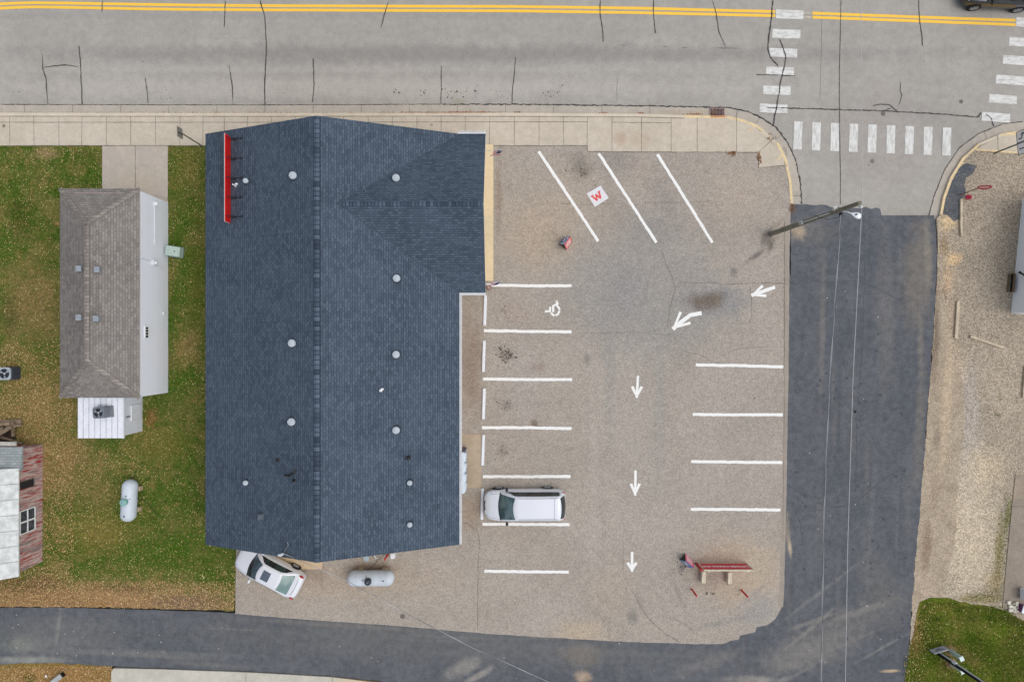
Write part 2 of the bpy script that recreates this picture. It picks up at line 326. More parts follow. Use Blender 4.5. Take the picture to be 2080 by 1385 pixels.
m_walk = concrete('sidewalk', C(190, 180, 163), C(198, 188, 172), [(1262, 283, 18, 20, 0, .9, C(180, 160, 140)), (1300, 283, 34, 26, 0, .6, C(184, 166, 147)), (8, 256, 5, 5, 0, .9, C(100, 88, 76)),
      (1570, 284, 16, 12, 40, .9, C(130, 114, 98)), (1420, 262, 90, 20, 0, .3, C(206, 192, 176)), (1780, 262, 1, 1, 0, 0, C(100, 100, 100)), (876, 254, 6, 5, 0, .6, C(130, 112, 96)), (1990, 283, 24, 12, 20, .85, C(150, 132, 116))])
m_curb = concrete('kerb', C(202, 191, 172), C(208, 197, 178), [(840, 228, 330, 4, 0, .5, C(150, 120, 92)), (1575, 270, 20, 14, 40, .8, C(140, 126, 112)), (1985, 276, 34, 10, -30, .7, C(150, 134, 118))])
m_drive = concrete('driveway', C(176, 168, 157), C(184, 174, 162), [(275, 380, 70, 50, 0, .5, C(186, 172, 152))])
m_pad = concrete('pad', C(140, 130, 118), C(150, 139, 126), [(2060, 990, 40, 30, 0, .8, C(160, 146, 128)), (2050, 1190, 20, 40, 0, .5, C(134, 126, 112))], .12)
m_slab = concrete('south_slab', C(186, 184, 172), C(198, 194, 182), [(740, 1385, 90, 22, 0, .95, C(206, 186, 158))])
m_gut = concrete('gutter_pan', C(174, 167, 156), C(181, 173, 161), [(1400, 226, 120, 5, 0, .6, C(176, 160, 138))])
m_tar = ground('tar', C(66, 65, 66), C(84, 82, 80), 20, .25, 1.0)
m_crack = ground('crack', C(110, 102, 92), C(136, 126, 113), 20, .25, 1.0)
m_oil = ground('oil', C(84, 78, 70), C(104, 96, 88), 14, .3, 2.0)
def paint_mat(name, col, under, wear=(.36, .50), scale=5, lo=0.0, streaky=None):
    t = NT(name); co = t.coord(scale=streaky) if streaky else t.coord()
    n1 = t.noise(co, scale, 6, .75)
    c = t.mix(t.ramp(n1, wear[0], wear[1], lo, 1.0), under, col)
    g = t.noise(t.coord(), 20, 3, .7); cx = t.n('ShaderNodeVectorMath', operation='SCALE'); t.l(c, cx.inputs[0]); t.l(t.ramp(g, .3, .7, .94, 1.05), cx.inputs['Scale'])
    t.l(cx.outputs[0], t.b.inputs['Base Color']); t.b.inputs['Roughness'].default_value = .7; return t.m
m_white = paint_mat('white_line_paint', C(236, 236, 233), C(190, 184, 176), (.28, .42), 4, .45)
m_cross = paint_mat('crosswalk_paint', C(218, 219, 216), C(166, 163, 158), (.34, .60), 1.0, .3, (2.0, 6, 1)); m_crossv = paint_mat('crosswalk_paint_side', C(218, 219, 216), C(166, 163, 158), (.34, .60), 1.0, .3, (7, 1.6, 1))
m_yellow = paint_mat('yellow_line_paint', C(246, 196, 66), C(218, 174, 88), (.26, .4), 4, .5)
m_ycurb = paint_mat('faded_yellow_kerb_paint', C(226, 202, 152), C(200, 182, 152), (.38, .56), 3, .1)
m_yfade = paint_mat('worn_yellow_white_paint', C(206, 196, 168), C(164, 158, 150), (.42, .56), 4)

b = MB(); b.prism([(-320, -320), (320, -320), (320, 320), (-320, 320)], -.8, -.42); o = b.build('terrain', m_terrain); o['kind'] = 'structure'
road = sheet('road', [(-1600, -420), (3700, -420), (3700, 262), (1990, 292), (1925, 446), (1600, 446), (1600, 300), (1480, 232), (-1600, 232)], RZ, m_road, .3)
north = sheet('north_verge', [(-1600, -1200), (3700, -1200), (3700, -420), (-1600, -420)], 0, m_terrain)
lawn = sheet('lawn', [(-1600, 294), (700, 294), (700, 1130), (482, 1130), (478, 1190), (475, 1240), (400, 1238), (215, 1233), (0, 1232), (-1600, 1226)], 0.0, m_lawn, jit=2.2)
lot = sheet('parking_lot', [(480, 1090), (478, 1246), (600, 1256), (800, 1270), (1000, 1287), (1250, 1302), (1400, 1307), (1468, 1307), (1486, 1300), (1500, 1298), (1503, 1290), (1534, 1283), (1537, 1273), (1560, 1268),
                            (1575, 1256), (1586, 1236), (1590, 1200), (1594, 1000), (1600, 800), (1603, 560), (1606, 430), (1606, 412), (1600, 345), (1598, 300), (1180, 290), (700, 290), (700, 1090)], 0.010, m_lot, jit=.7)
# the side street falls towards the main road
def zs(py): return -.104 + .112*min(1, max(0, (py-426)/120))
rows = []
L = [(424, 1607, 1792), (437, 1607, 1899), (480, 1607, 1904), (560, 1606, 1902), (700, 1604, 1894), (800, 1601, 1886), (900, 1599, 1879), (1040, 1594, 1868), (1150, 1591, 1858), (1235, 1589, 1852), (1290, 1560, 1848), (1385, 1540, 1841), (1900, 1540, 1810)]
b = MB(); vs = []; ys = list(range(437, 640, 8))+list(range(640, 1400, 8))+[1500, 1700, 1900]
for y in ys:
    xl = np.interp(y, [r[0] for r in L], [r[1] for r in L]); xr = np.interp(y, [r[0] for r in L], [r[2] for r in L])
    xr += 3*noise.noise(Vector((y*.03, 1, 1)))+random.uniform(-.8, .8); xl += random.uniform(-.5, .5)
    for x in (xl-(2 if y > 560 else 0), xr):
        vs.append(P(x, y)+Vector((0, 0, zs(y)))); vs.append(P(x, y)+Vector((0, 0, -.4)))
n = len(ys); b.add(vs, [(4*i, 4*i+2, 4*i+6, 4*i+4) for i in range(n-1)]+[(4*i, 4*i+4, 4*i+5, 4*i+1) for i in range(n-1)]+[(4*i+2, 4*i+3, 4*i+7, 4*i+6) for i in range(n-1)])
top = [(1608+i*10.2, 414+.05*i*10.2+random.uniform(-2.2, 2.2)) for i in range(16)]+[(1772, 424), (1782, 421), (1790, 424), (1792, 432)]
top = [(x, max(y, 414)) for x, y in top]
b.add([P(x, y)+Vector((0, 0, -.106)) for x, y in top]+[P(x, 437)+Vector((0, 0, zs(437))) for x, y in top], [(i, len(top)+i, len(top)+i+1, i+1) for i in range(len(top)-1)])
street = b.build('side_street', m_asph); street['kind'] = 'structure'
alley = sheet('alley', [(-1600, 1226), (0, 1234), (110, 1233), (200, 1236), (300, 1238), (400, 1241), (475, 1245), (600, 1254), (800, 1268), (1000, 1285), (1250, 1300), (1400, 1305), (1466, 1305), (1586, 1225), (1640, 1225), (1640, 1900), (900, 1900),
                        (900, 1395), (790, 1384), (676, 1372), (520, 1363), (330, 1356), (226, 1352), (110, 1347), (0, 1350), (-1600, 1358)], 0.004, m_asph, jit=.9)
gravel = sheet('gravel_yard', [(1903, 444), (1911, 434), (1927, 380), (1952, 325), (1982, 305), (2100, 313), (3400, 400), (3400, 1900), (1811, 1900), (1842, 1385), (1849, 1290), (1853, 1235), (1858, 1150), (1868, 1040), (1880, 900), (1887, 800), (1895, 700), (1903, 560), (1905, 480)], 0.0, m_gravel, jit=1.5)
m_verge = ground('verge_dirt', C(160, 146, 127), C(172, 158, 138), 15, .28, .9, cells=(12, .16), lst= [(1900, 690, 14, 140, 3, .85, C(118, 104, 90)), (1903, 890, 12, 30, 0, .7, C(128, 118, 104)), (1882, 1110, 14, 80, 3, .8, C(134, 116, 100)), (1898, 990, 14, 60, 3, .5, C(148, 132, 116)), (1925, 800, 16, 200, 4, .6, C(192, 172, 146)), (1880, 1195, 26, 20, 0, .7, C(178, 160, 142))], speck=C(198, 184, 164), spk=(.64, .76), spk_scale=15)
verge = sheet('dirt_verge', [(1903, 600), (1912, 590), (1924, 620), (1932, 700), (1944, 740), (1956, 790), (1960, 860), (1950, 930), (1944, 1010), (1940, 1100), (1925, 1170), (1915, 1222), (1850, 1240), (1858, 1150), (1868, 1040), (1880, 900), (1887, 800), (1896, 700)], 0.006, m_verge, jit=3.6, step=7)
grassE = sheet('lawn_corner', [(1868, 1222), (1890, 1213), (1925, 1213), (1950, 1222), (2000, 1229), (2042, 1240), (2085, 1262), (3400, 1400), (3400, 1900), (1815, 1900), (1838, 1385), (1846, 1330), (1858, 1270)], 0.02, m_lawn_e, jit=2.5)
m_dark = ground('dark_chips', C(84, 88, 94), C(98, 100, 102), 12, .35, 1.5, speck=C(176, 158, 120), spk=(.68, .76), spk_scale=9)
patch = sheet('dark_gravel_patch', [(1913, 434), (1926, 385), (1948, 340), (1962, 332), (1984, 338), (1975, 352), (1962, 362), (1958, 378), (1962, 392), (1954, 402), (1951, 420), (1949, 446), (1938, 450), (1928, 440)], 0.012, m_dark, jit=2.5, step=5)
grassS = sheet('lawn_south', [(-1600, 1356), (0, 1349), (110, 1346), (222, 1352), (228, 1358), (228, 1900), (-1600, 1900)], 0.012, m_lawn_s, jit=1.6)
slabS = sheet('concrete_slab', [(232, 1356), (330, 1358), (520, 1365), (676, 1374), (790, 1388), (860, 1420), (860, 1900), (227, 1900), (227, 1362)], 0.05, m_slab, jit=.3)
padE = sheet('concrete_pad', [(2062, 965), (2200, 965), (2200, 1247), (2066, 1246), (2036, 1234), (2046, 1120), (2055, 1028)], 0.04, m_pad, jit=.3)
# gutter pan, kerb and walks
G = [(-1600, 211), (0, 211.5), (520, 212.5), (900, 211), (1040, 211), (1300, 214), (1430, 217), (1482, 218), (1520, 226), (1548, 238), (1578, 259), (1602, 290), (1618, 326), (1627, 366), (1630, 414)]
F = [(-1600, 229.5), (0, 229.5), (520, 230), (900, 229.5), (1040, 229.5), (1300, 231.5), (1390, 234), (1480, 236), (1510, 243), (1536, 253), (1566, 274), (1585, 295), (1598, 322), (1607, 366), (1611, 414)]
I = [(-1600, 235.5), (0, 235.5), (520, 236), (900, 235.5), (1040, 235.5), (1300, 237.5), (1390, 239.5), (1478, 241.5), (1508, 249), (1532, 259), (1560, 280), (1579, 300), (1592, 326), (1602, 368), (1605, 414)]
G2 = [(1889, 437), (1901, 395), (1921, 344), (1951, 300), (1990, 271), (2040, 251), (2080, 246), (2300, 235), (3700, 235)]
F2 = [(1909, 436), (1915, 402), (1930, 360), (1955, 320), (1988, 291), (2033, 272), (2080, 264), (2300, 254), (3700, 254)]
I2 = [(1914, 436), (1920, 404), (1935, 363), (1959, 324), (1991, 296), (2036, 277.5), (2080, 269.5), (2300, 260), (3700, 260)]
def kerb(name, G, F, I, dipx, dipd):
    b = MB(); g = MB(); n = len(G)
    def up(p):
        d = math.hypot(p[0]-dipx[0], p[1]-dipx[1]); return .02-.115*max(0, min(1, (dipd-d)/10))
    def V(p, z): return P(*p)+Vector((0, 0, z))
    g.add([V(p, -.108) for p in G]+[V(p, -.115) for p in F]+[V(p, -.4) for p in G], [(i, i+1, n+i+1, n+i) for i in range(n-1)]+[(i+1, i, 2*n+i, 2*n+i+1) for i in range(n-1)])
    D = []
    for p in F: D.append(up(p))
    b.add([V(p, -.2) for p in F]+[V(p, D[i]) for i, p in enumerate(F)]+[V(p, D[i]) for i, p in enumerate(I)], [(i, i+1, n+i+1, n+i) for i in range(n-1)]+[(n+i, n+i+1, 2*n+i+1, 2*n+i) for i in range(n-1)])
    k = b.build(name, m_curb); k['kind'] = 'structure'
    q = g.build('gutter', m_gut, k); return k
k1 = kerb('kerb', G, F, I, (1566, 274), 17); k2 = kerb('kerb', G2, F2, I2, (2004, 284), 20)
walk = sheet('sidewalk', I[:-2]+[(1598, 336), (1541, 342), (1540, 310), (1193, 308), (1193, 296), (-1600, 296)], 0.02, m_walk)
walk2 = sheet('sidewalk', [(1963, 320), (1993, 296), (2036, 277.5), (2080, 269.5), (2300, 260), (3700, 260), (3700, 400), (2080, 312), (1982, 305)], 0.02, m_walk)
drive = sheet('driveway', [(208, 295), (341, 295), (341, 430), (208, 430)], 0.016, m_drive)
stoop = sheet('entrance_walk', [(960, 296), (1002, 295), (1002, 571), (960, 571)], 0.16, plain('beige_concrete', C(222, 203, 166), .8, var=.03))
apron = sheet('door_pad', [(938, 881), (978, 881), (978, 990), (938, 990)], 0.05, concrete('door_pad_concrete', C(170, 155, 134), C(178, 162, 141)))
pad2 = sheet('back_door_pad', [(560, 1118), (655, 1118), (655, 1155), (560, 1155)], 0.06, concrete('back_pad_concrete', C(198, 176, 146), C(206, 184, 154)))
# joints between slabs
zg = -.100
b = MB()
for i, x in enumerate([20, 69, 120, 167, 217, 266, 316, 366, 413, 456, 503, 552, 600, 650, 698, 748, 797, 847, 896, 945, 995, 1045, 1095, 1144, 1193]):
    ribbon(b, [(x, 237), (x+random.uniform(-1, 1), 296)], .9, .024)
for x, y1 in ((1243, 308), (1303, 308), (1363, 308), (1416, 309), (1496, 309)): ribbon(b, [(x, 239), (x, y1)], 1.0, .024)
ribbon(b, [(-200, 249), (520, 249), (1193, 248)], 1.1, .024, jit=.2, step=20); ribbon(b, [(1243, 249), (1362, 250)], 1.1, .024, jit=.3, step=12)
ribbon(b, [(1541, 309), (1577, 277)], 1.1, .024, jit=.3, step=6); ribbon(b, [(1535, 309), (1540, 309), (1541, 341), (1598, 336)], 1.2, .025, jit=.3, step=6)
ribbon(b, [(-200, 296.3), (520, 296.3), (1193, 296.3), (1193, 308.3), (1540, 310)], 1.4, .026, jit=.35, step=9)
ribbon(b, [(-200, 236.6), (520, 237.2), (900, 236.6), (1300, 238.5), (1390, 240.5)], 1.2, .0265, jit=.2, step=15)
b.build('expansion_joints', m_crack, walk)
b = MB()
ribbon(b, [(2026, 276), (2027, 307)], 1.0, .024); b.build('expansion_joints', m_crack, walk2)
b = MB(); ribbon(b, [(275, 297), (275.5, 385)], 1.2, .022); b.build('expansion_joints', m_crack, drive)
b = MB(); ribbon(b, [(2057, 1028), (2200, 1030)], 1.2, .045, jit=.2, step=8); ribbon(b, [(2059, 1014), (2200, 1016)], .7, .045); b.build('expansion_joints', m_crack, padE)
b = MB(); ribbon(b, [(676, 1371), (677, 1500)], 1.0, .055, jit=.2, step=8); ribbon(b, [(500, 1366), (500, 1500)], .7, .055); b.build('expansion_joints', m_crack, slabS)
b = MB()
for x in list(range(-51, 1400, 98)):
    ribbon(b, [(x, 212), (x, 230)], .8, zg+.0)
for a, c in (((1500, 221), (1496, 239)), ((1545, 237), (1535, 253)), ((1590, 272), (1576, 284)), ((1612, 397), (1629, 397)), ((2002, 266), (2006, 281))): ribbon(b, [a, c], .9, zg)
b.build('gutter_joints', m_crack, k1)
# tar seams and cracks
tar = MB(); zr = RZ+.006
def T(p, wd=2.2, j=.3, tp=False): ribbon(tar, p, wd*1.05, lambda py: -.089 if 205 < py < 300 else (zs(py)+.006 if py > 400 else zr+.012), jit=j, step=4, taper=tp)
T([(83, 108), (85, 140), (91, 158), (92, 182), (95, 212)], 1.9, tp=True); T([(158, 92), (161, 125), (163, 170), (165, 212)], 1.9); T([(87, 136), (105, 133), (135, 131), (157, 135)], 2.0, tp=True)
T([(293, 157), (297, 185), (299, 209)], 1.3); T([(456, 0), (454, 54)], 1.6); T([(464, 132), (470, 172), (472, 212)], 1.7, tp=True)
T([(527, 0), (531, 14), (537, 34), (540, 95), (537, 160), (536, 175), (537, 211)], 1.9); T([(635, 118), (637, 170), (634, 207)], 1.8)
T([(788, 2), (781, 26), (773, 55)], 1.8, tp=True); T([(896, 133), (896, 185), (895, 209)], 1.4); T([(1047, 115), (1045, 150), (1041, 180), (1040, 210)], 1.5); T([(206, 0), (205, 25)], 1.8, tp=True)
T([(1220, 0), (1219, 26), (1225, 60), (1226, 84)], 1.8); T([(1328, 0), (1328, 26), (1332, 66)], 1.8); T([(1448, 0), (1456, 26), (1461, 62), (1474, 92)], 1.7, tp=True)
T([(1571, 0), (1568, 40), (1562, 80), (1561, 100), (1568, 118), (1582, 132)], 2.3, tp=False); T([(1585, 79), (1592, 95), (1597, 112), (1596, 130), (1587, 165), (1583, 195), (1577, 225), (1572, 254)], 2.1)
T([(1538, 151), (1560, 151), (1616, 153)], 1.7); T([(1710, 0), (1709, 60), (1707, 140), (1707, 260), (1709, 350), (1709, 414)], 1.0, .3)
T([(1560, 218), (1600, 219), (1660, 220), (1710, 222), (1790, 224), (1850, 227), (1915, 231), (1990, 237)], 1.7, .5); T([(1868, 0), (1870, 40), (1875, 70), (1876, 92)], 1.6)
T([(1831, 165), (1831, 185), (1834, 192), (1831, 205), (1826, 214)], 1.4, tp=True); T([(1776, 214), (1790, 211), (1810, 212), (1816, 219), (1824, 224)], 1.5); T([(1800, 224), (1810, 219)], 1.3)
T([(1995, 228), (1990, 236)], 2.4); T([(2005, 231), (2016, 240), (2021, 256)], 1.4)
ribbon(tar, [(1255, 158), (1253, 180), (1254, 205)], .6, zr, jit=.3, step=5); ribbon(tar, [(1671, 20), (1670, 100), (1667, 200)], .4, zr)
for seg in ((1262, 90, 1272), (1348, 93, 1360), (1385, 95, 1398), (1450, 96, 1500)): ribbon(tar, [(seg[0], seg[1]), (seg[2], seg[1]+1)], .9, zr, jit=.5, step=3, taper=True)
T([(0, 211.5), (520, 212.5), (900, 211)], 1.1, .5); T([(900, 211), (1040, 211), (1300, 214), (1430, 217), (1482, 218)], 2.0, .6)
T([(1482, 218), (1520, 226), (1548, 238), (1578, 259), (1602, 290), (1618, 326), (1627, 366), (1630, 414)], 2.2, .55)
T([(1889, 437), (1901, 395), (1921, 344), (1951, 300), (1990, 271), (2040, 251), (2080, 246)], 1.3, .4)
tar.build('tar_seam', m_tar, road)
b = MB()
ribbon(b, [(-200, 229.8), (520, 230.6), (1040, 229.8), (1390, 234)], 1.0, -.1, jit=.2, step=20); b.build('kerb_foot_line', m_crack, k1)  # thin dark line along the foot of the kerb
cr = MB(); zl = .015
def K(p, wd=1.0, j=.5): ribbon(cr, p, wd, zl, jit=j, step=4)
K([(1345, 510), (1352, 535), (1366, 565), (1372, 588), (1365, 610), (1358, 640), (1356, 665)], 1.2); K([(1380, 574), (1432, 575), (1440, 573), (1470, 578), (1510, 576), (1560, 574), (1600, 577)], 1.2, .7)
K([(1523, 582), (1526, 600), (1527, 640), (1522, 655)], 1.0); K([(1140, 413), (1165, 416), (1200, 415), (1245, 414)], .8); K([(1310, 412), (1350, 412), (1400, 411), (1440, 409)], .7)
K([(1200, 676), (1300, 675), (1350, 680), (1366, 678), (1372, 690)], .8); K([(1375, 705), (1400, 717), (1420, 720), (1440, 730)], .7); K([(1465, 722), (1500, 708), (1560, 704)], .7)
K([(934, 1062), (950, 1063), (970, 1078), (974, 1100), (971, 1150), (970, 1280)], 1.2, .4); K([(1210, 1235), (1232, 1272), (1240, 1300)], .7); K([(1290, 1210), (1305, 1240), (1330, 1268), (1350, 1285), (1380, 1303)], 1.4, .5)
K([(1360, 1250), (1395, 1270), (1420, 1292)], .8); K([(1238, 1250), (1237, 1300)], .7); K([(652, 1160), (656, 1200)], .6); K([(1594, 760), (1592, 900), (1590, 1100)], .9, .3)
K([(1593, 450), (1593, 700), (1592, 760)], 1.6, .3); K([(1265, 1090), (1266, 1170), (1290, 1210)], .6); K([(1340, 1165), (1400, 1160)], .6); K([(1380, 574), (1372, 588)], .8)
cr.build('crack', m_crack, lot)
cs = MB()
for p, wd in (([(1597, 572), (1620, 577), (1650, 571), (1690, 575), (1730, 570), (1770, 580), (1800, 596), (1830, 610), (1850, 610)], 1.3), ([(1756, 440), (1756, 560), (1752, 700), (1740, 860), (1738, 1000)], 1.2),
              ([(1745, 850), (1755, 838), (1775, 812)], 1.2), ([(1660, 1020), (1700, 1030), (1740, 1020), (1780, 985), (1830, 950)], 1.3), ([(1600, 985), (1640, 1010)], 3.0), ([(1602, 1000), (1625, 1060), (1630, 1100)], 1.0)):
    ribbon(cs, p, wd, lambda py: zs(py)+.005, jit=.4, step=5)
for k in range(150):
    x, y = random.uniform(1612, 1850), random.choice([random.gauss(860, 130), random.gauss(960, 180)])
    if 600 < y < 1380:
        r = random.uniform(1.2, 4.2); n = 9
        cs.poly([P(x+r*math.cos(a)*random.uniform(.6, 1.1), y+r*math.sin(a)*random.uniform(.6, 1.1))+Vector((0, 0, zs(y)+.004)) for a in [2*math.pi*i/n for i in range(n)]])
cs.build('tar_marks', ground('faint_tar', C(76, 79, 86), C(88, 90, 96), 20, .2, 1.0), street)
ed = MB(); ribbon(ed, [(1599, 430), (1599, 560), (1597, 760), (1593, 1000), (1588, 1200), (1586, 1232)], 9, .0135, jit=.04, step=10)
ed.build('edge_strip', concrete('old_edge_concrete', C(150, 143, 134), C(160, 151, 140)), lot)
# oil and dirt specks
def spots(b, cx, cy, sx, sy, n, r0, r1, z):
    for k in range(n):
        x, y = random.gauss(cx, sx), random.gauss(cy, sy); r = random.uniform(r0, r1)*random.uniform(.5, 1); m = 8
        b.poly([P(x+r*math.cos(a)*random.uniform(.6, 1.2), y+r*math.sin(a)*random.uniform(.6, 1.2))+Vector((0, 0, z+random.uniform(0, .002))) for a in [2*math.pi*i/m for i in range(m)]])
b = MB()
for a in ((1027, 720, 11, 8, 55, .8, 3.2), (1026, 824, 10, 9, 34, .5, 2.0), (1018, 915, 12, 9, 22, .5, 1.8), (1023, 628, 6, 6, 7, .8, 1.8), (1090, 722, 26, 8, 9, .6, 2.0), (1178, 350, 12, 8, 18, .6, 2.6), (1203, 376, 4, 4, 4, 1, 2.6),
          (1500, 1205, 1, 1, 1, 2, 3), (1443, 1203, 9, 2, 6, 1.2, 3.5), (1383, 1150, 6, 6, 12, 1.0, 3.2), (1430, 612, 20, 12, 14, .8, 2.2), (1270, 655, 8, 16, 4, .8, 1.8), (1490, 810, 18, 4, 3, 1, 2.8), (1540, 960, 150, 150, 14, .5, 1.2),
          (1250, 900, 180, 250, 36, .4, 1.1), (1400, 520, 90, 90, 16, .4, 1.0), (1533, 808, 1, 1, 1, 2.2, 2.6), (1554, 905, 1, 1, 1, 1.5, 2.5), (1375, 1231, 1, 1, 1, 1.5, 2), (800, 1200, 120, 20, 8, .5, 1.2)): spots(b, *a, zl+.001)
b.build('oil_stains', m_oil, lot)
b = MB()
for a in ((300, 190, 30, 9, 26, .4, 1.4), (803, 188, 5, 5, 6, 1, 3.0), (858, 184, 4, 6, 7, .8, 2.6), (928, 188, 16, 7, 16, .8, 2.6), (971, 172, 1, 1, 1, 2, 2.6), (1002, 192, 18, 8, 18, .5, 1.4), (1120, 190, 14, 9, 16, .7, 2.2), (1205, 140, 60, 30, 6, .7, 1.6), (1124, 109, 1, 1, 1, 1.5, 2),
          (60, 185, 30, 8, 8, .5, 1.6), (480, 190, 60, 10, 12, .4, 1.2), (1300, 90, 60, 20, 6, .7, 1.5), (288, 123, 2, 2, 2, 1, 1.8), (1800, 340, 26, 8, 8, .6, 1.8), (1955, 120, 40, 30, 6, .6, 1.6), (640, 190, 60, 12, 14, .4, 1.2)): spots(b, *a, zr)
b.build('oil_stains', m_oil, road)
b = MB()
for k in range(60):
    x, y = random.choice([(random.uniform(0, 470), random.uniform(1245, 1345)), (random.uniform(600, 1500), random.uniform(1300, 1380)), (random.uniform(1610, 1850), random.uniform(500, 1380))])
    if y > 1300 and 600 < x < 900 and y > 1250+x*.14: continue
    r = random.uniform(.5, 1.2); b.poly([P(x+r*math.cos(i*1.256), y+r*math.sin(i*1.256))+Vector((0, 0, zs(y)+.012)) for i in range(5)])
o = b.build('litter_specks', plain('pale_speck', C(214, 212, 204), .8)); o['kind'] = 'stuff'
# ------------------------------------------------------------------ painted markings
def mark(name, pts, wd, z, mat, parent, jit=.06, step=10):
    b = MB(); ribbon(b, pts, wd, z, jit=jit, step=step); return b.build(name, mat, parent)
for a, c in (((988, 579), (1161, 580.5)), ((983, 671.5), (1161, 674)), ((981, 769.5), (1162, 771)), ((979, 868), (1161, 870)), ((981, 967.5), (1159, 967)), ((980, 1064), (1157, 1065)), ((984, 1159), (1155, 1161)),
             ((1413, 741), (1591, 745)), ((1407, 841.5), (1590, 842)), ((1404, 937), (1589, 939)), ((1403, 1033.5), (1585, 1035)), ((1094, 308), (1215, 490)), ((1216, 312), (1333, 493)), ((1335, 314), (1447, 493))):
    mark('parking_line', [a, ((a[0]+c[0])/2, (a[1]+c[1])/2+random.uniform(-.7, .7)), c], 6.0, zl+.004, m_white, lot, .09, 6)
def arrow(sh, tip, hd, wd=5.5, barb=26, hw=24):
    """shaft polyline in pixels, tip and heading"""
    b = MB(); z = zl+.004
    ribbon(b, sh+[tip], wd, z, .05, step=6)
    t = Vector(tip); d = Vector(hd).normalized(); nn = Vector((-d.y, d.x))
    for s_ in (-1, 1):
        e = t-d*barb+nn*s_*hw/2; q = nn*s_
        b.add([P(*(t+d*1))+Vector((0, 0, z+.002*(s_+2))), P(*(e+q*2.6-d*0))+Vector((0, 0, z+.002*(s_+2))), P(*(e-q*2.8-d*2.5))+Vector((0, 0, z+.002*(s_+2))), P(*(t-d*9))+Vector((0, 0, z+.002*(s_+2)))], [(0, 1, 2, 3)])
    b.build('direction_arrow', m_white, lot)
arrow([(1296, 763)], (1293, 808), (-.03, 1), 5, 22, 20); arrow([(1291, 955)], (1290, 1006), (0, 1), 5, 23, 18); arrow([(1284, 1120)], (1283.5, 1160), (0, 1), 5.2, 17, 18)
arrow([(1574, 583), (1550, 592)], (1526, 600), (-.94, .33), 7, 27, 22); arrow([(1425, 636), (1402, 640), (1386, 652)], (1366, 668), (-.74, .66), 8, 34, 30)
b = MB(); hz = zl+.004
def hp(x, y): return (1080+x/19.79, 590+y/19.79)
for k, (p, wd) in enumerate((([hp(530, 840), hp(545, 845)], 5.5), ([hp(540, 842), hp(760, 830)], 3.9), ([hp(738, 655), hp(738, 870)], 4.2), ([hp(863, 870), hp(863, 620), hp(1010, 545)], 4.6), ([hp(1000, 420), hp(1050, 580)], 4.4),
           ([hp(1000, 600), hp(1090, 700), hp(1120, 785)], 4.3), ([hp(1120, 815), hp(1060, 940), hp(955, 1010)], 4.3), ([hp(915, 1015), hp(830, 960), hp(770, 890)], 4.3))):
    ribbon(b, p, wd, hz+.0012*k, .02)
b.build('wheelchair_symbol', m_white, lot)
sq = MB(); sq.poly([P(*p)+Vector((0, 0, hz)) for p in ((1191.5, 393.6), (1219.7, 377.2), (1236.5, 402.5), (1208.4, 420.8))]); sqo = sq.build('painted_square', paint_mat('square_paint', C(220, 220, 224), C(190, 184, 180), (.3, .45)), lot)
Wl = MB(); o0 = Vector((1213.2, 400.2)); ex = Vector((8.3, -5.2)).normalized(); ey = Vector((-5.4, -8.6)).normalized()
for k, (a, c, wd) in enumerate((((-8.5, 7), (-4.2, -6.5), 3.6), ((-4.2, -6.5), (0, 5.5), 3.2), ((0, 5.5), (4.2, -6.5), 3.6), ((4.2, -6.5), (8.5, 7), 3.6), ((-11.5, 7.2), (-5.2, 7.2), 2.2), ((5.2, 7.2), (11.5, 7.2), 2.2), ((-1.8, 5.6), (1.8, 5.6), 2.0))):
    ribbon(Wl, [o0+ex*a[0]*.98+ey*a[1]*1.0, o0+ex*c[0]*.98+ey*c[1]*1.0], wd, hz+.003+.0008*k)
Wl.build('letter', paint_mat('red_letter_paint', C(216, 78, 74), C(222, 130, 120), (.3, .45)), sqo)
y1 = [(-400, 12), (-100, 9), (0, 6.6), (40, 4.8), (70, 4.4), (130, 5.0), (260, 7.3), (390, 9.2), (520, 10.3), (780, 11.2), (1040, 12.0), (1300, 15.5), (1560, 22)]
y2 = [(-400, 21), (-100, 18), (0, 15.4), (40, 13.4), (70, 12.9), (130, 13.7), (260, 16.3), (390, 18.0), (520, 18.8), (780, 20), (1040, 20.8), (1300, 24.6), (1560, 30.4)]
y1b = [(1576, 22.3)]; 
mark('yellow_line', y1+y1b, 5.8, zr+.002, m_yellow, road, .03, 20); mark('yellow_line', y2+[(1576, 30.8)], 5.8, zr+.002, m_yellow, road, .03, 20)
mark('yellow_line', [(1652, 25.5), (1870, 33.6), (2066, 40.2)], 5.8, zr+.002, m_yellow, road, .03, 20); mark('yellow_line', [(1652, 33.8), (1870, 41.6), (2066, 49)], 5.8, zr+.002, m_yellow, road, .03, 20)
mark('faded_centre_line', [(1578, 23), (1650, 25.5)], 4, zr+.001, m_yfade, road); mark('faded_centre_line', [(1578, 31.5), (1650, 33.8)], 4, zr+.001, m_yfade, road)
for i, (x, y, hw, hh) in enumerate(((1605.5, 28, 28, 9), (1599, 67.5, 28.5, 9), (1592.5, 106, 28.5, 9), (1586, 144, 28.5, 9), (1579.5, 182.5, 28, 9), (1572.5, 219.5, 28.5, 9), (2095, 45, 28, 9), (2081, 84.5, 28, 9), (2068, 121.5, 28, 9), (2055, 161.5, 29, 9), (2040, 200.5, 28.5, 8.5), (2025.5, 237.5, 29, 9))):
    sl_ = .035 if x < 1700 else .07; zz = zr+.003 if y < 210 else -.096
    mark('crosswalk_bar', [(x-hw, y-hw*sl_), (x+hw, y+hw*sl_)], hh*2, zz, m_cross, road, .02, 6)
